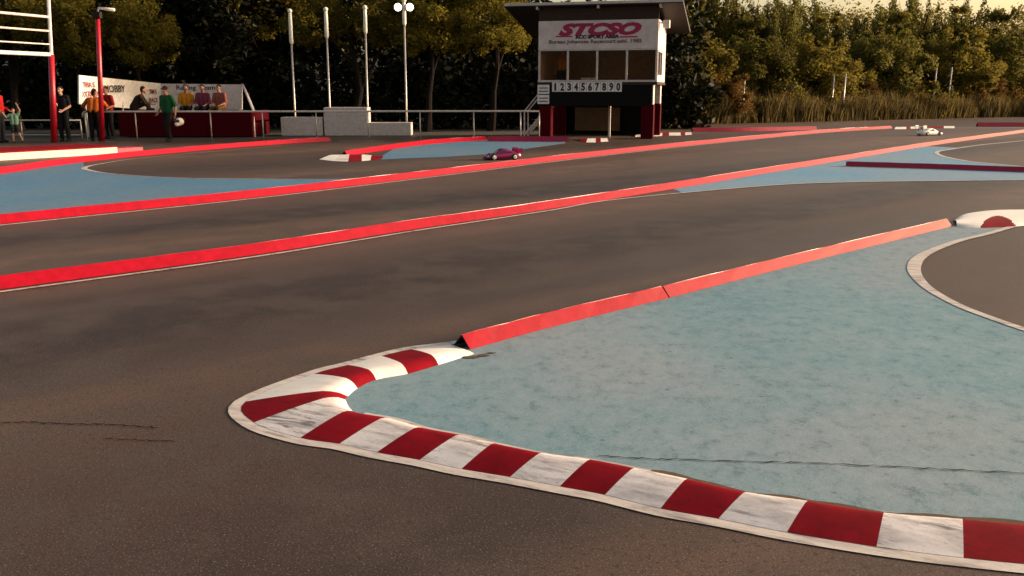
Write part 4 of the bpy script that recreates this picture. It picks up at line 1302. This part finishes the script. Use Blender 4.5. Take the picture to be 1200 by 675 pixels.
for i in range(60):          # far tiers of the right bank
    u = 640 + 760 * i / 59
    Y = 52 + max(0, (u - 640)) / 760 * 18
    lowr = 1.6 if u < 775 else 0
    p = AT(u, 130, Y + 5)
    sp.append((p.x, p.y, 3.0 - lowr + r2.uniform(-.6, .5), 1.7, 1.4, 2.3))
    p = AT(u + 4, 130, Y + 11)
    sp.append((p.x, p.y, 5.2 - lowr + r2.uniform(-.9, .8), 1.8, 1.5, 2.5))
mass('woods', sp, 1300, .11, 'leaf_olive', 'continuous wood of mixed bushes on the bank under the sky', 6)
def stalks():
    r3 = random.Random(12)
    vs, fs = [], []
    for i in range(46000):
        u = r3.uniform(745, 1330)
        edge = G(u, 147 - max(0, min(1, (u - 780) / 420)) * 10).y
        Y = edge + abs(r3.gauss(0, 3.6)) + .2
        p = AT(u, 130, Y)
        tuft = .75 + .9 * mnoise.noise(Vector((p.x * .6, p.y * .6, 0))) + .5 * mnoise.noise(Vector((p.x * 2.3, p.y * 2.3, 4)))
        if tuft < .3: continue
        tuft0 = .55 + .45 * math.sin(p.x * 1.7) * math.sin(p.x * .53 + 1) + .25 * math.sin(p.x * 5.1 + p.y)
        h = max(.2, r3.uniform(.45, 1.25) * (.35 + .9 * tuft))
        wd = r3.uniform(.008, .028)
        lx, ly = r3.gauss(0, .22) * h, r3.gauss(0, .22) * h
        a = r3.uniform(0, PI)
        dx, dy = math.cos(a) * wd, math.sin(a) * wd
        k = len(vs)
        vs += [(p.x - dx, p.y - dy, 0), (p.x + dx, p.y + dy, 0), (p.x + dx * .8 + lx * .4, p.y + dy + ly * .4, h * .6), (p.x - dx * .8 + lx * .4, p.y - dy + ly * .4, h * .6), (p.x + lx, p.y + ly, h)]
        fs += [(k, k + 1, k + 2, k + 3), (k + 3, k + 2, k + 4)]
    me = bpy.data.meshes.new('dry_grass'); me.from_pydata(vs, [], fs); me.update()
    o = link('dry_grass', me, M['dry'])
    tag(o, 'tall dry brown grass along the foot of the bank', 'grass', None, 'stuff')
stalks()
sp = []
for i in range(90):
    u = 760 + 560 * i / 89 + r2.uniform(-8, 8)
    e = G(u, 147 - max(0, min(1, (u - 780) / 420)) * 10).y + r2.uniform(1.0, 7)
    p = AT(u, 130, e)
    sp.append((p.x, p.y, .5, r2.uniform(.5, 1.3), .7, r2.uniform(.5, 2.1)))
mass('undergrowth', sp[::2], 480, .085, 'leaf_brown', 'low russet scrub mixed into the dry grass', 8)
mass('undergrowth', sp[1::2], 560, .085, 'leaf_olive', 'low olive scrub mixed into the dry grass', 9)
# thin pale posts in the dry growth
for u, vt, vb, Y, lab in ((872, 92, 140, 47, 'thin grey post standing nearest the tower in the dry grass'), (977, 88, 122, 52, 'shorter of the pair of thin posts in the dry grass'), (990.5, 87, 138, 51, 'taller of the pair of thin posts in the dry grass'),
                          (1097, 80, 112, 57, 'thin grey post above the white racing car'), (1115, 79, 108, 57, 'thin grey post beside the russet bush, right of the white car')):
    p = AT(u, vt, Y)
    root = empty('fence_post', (p.x, p.y, 0), R(3), lab, 'post', 'thin posts in the dry grass')
    MB().tube([(0, 0, 0), (.03, 0, p.z - .02)], [.05, .045], 8).build('shaft', M['steel'], root, True)
    MB().tube([(.03, 0, p.z - .019), (.03, 0, p.z + .02)], [.055, .03], 8).build('post_cap', M['steel'], root, True)
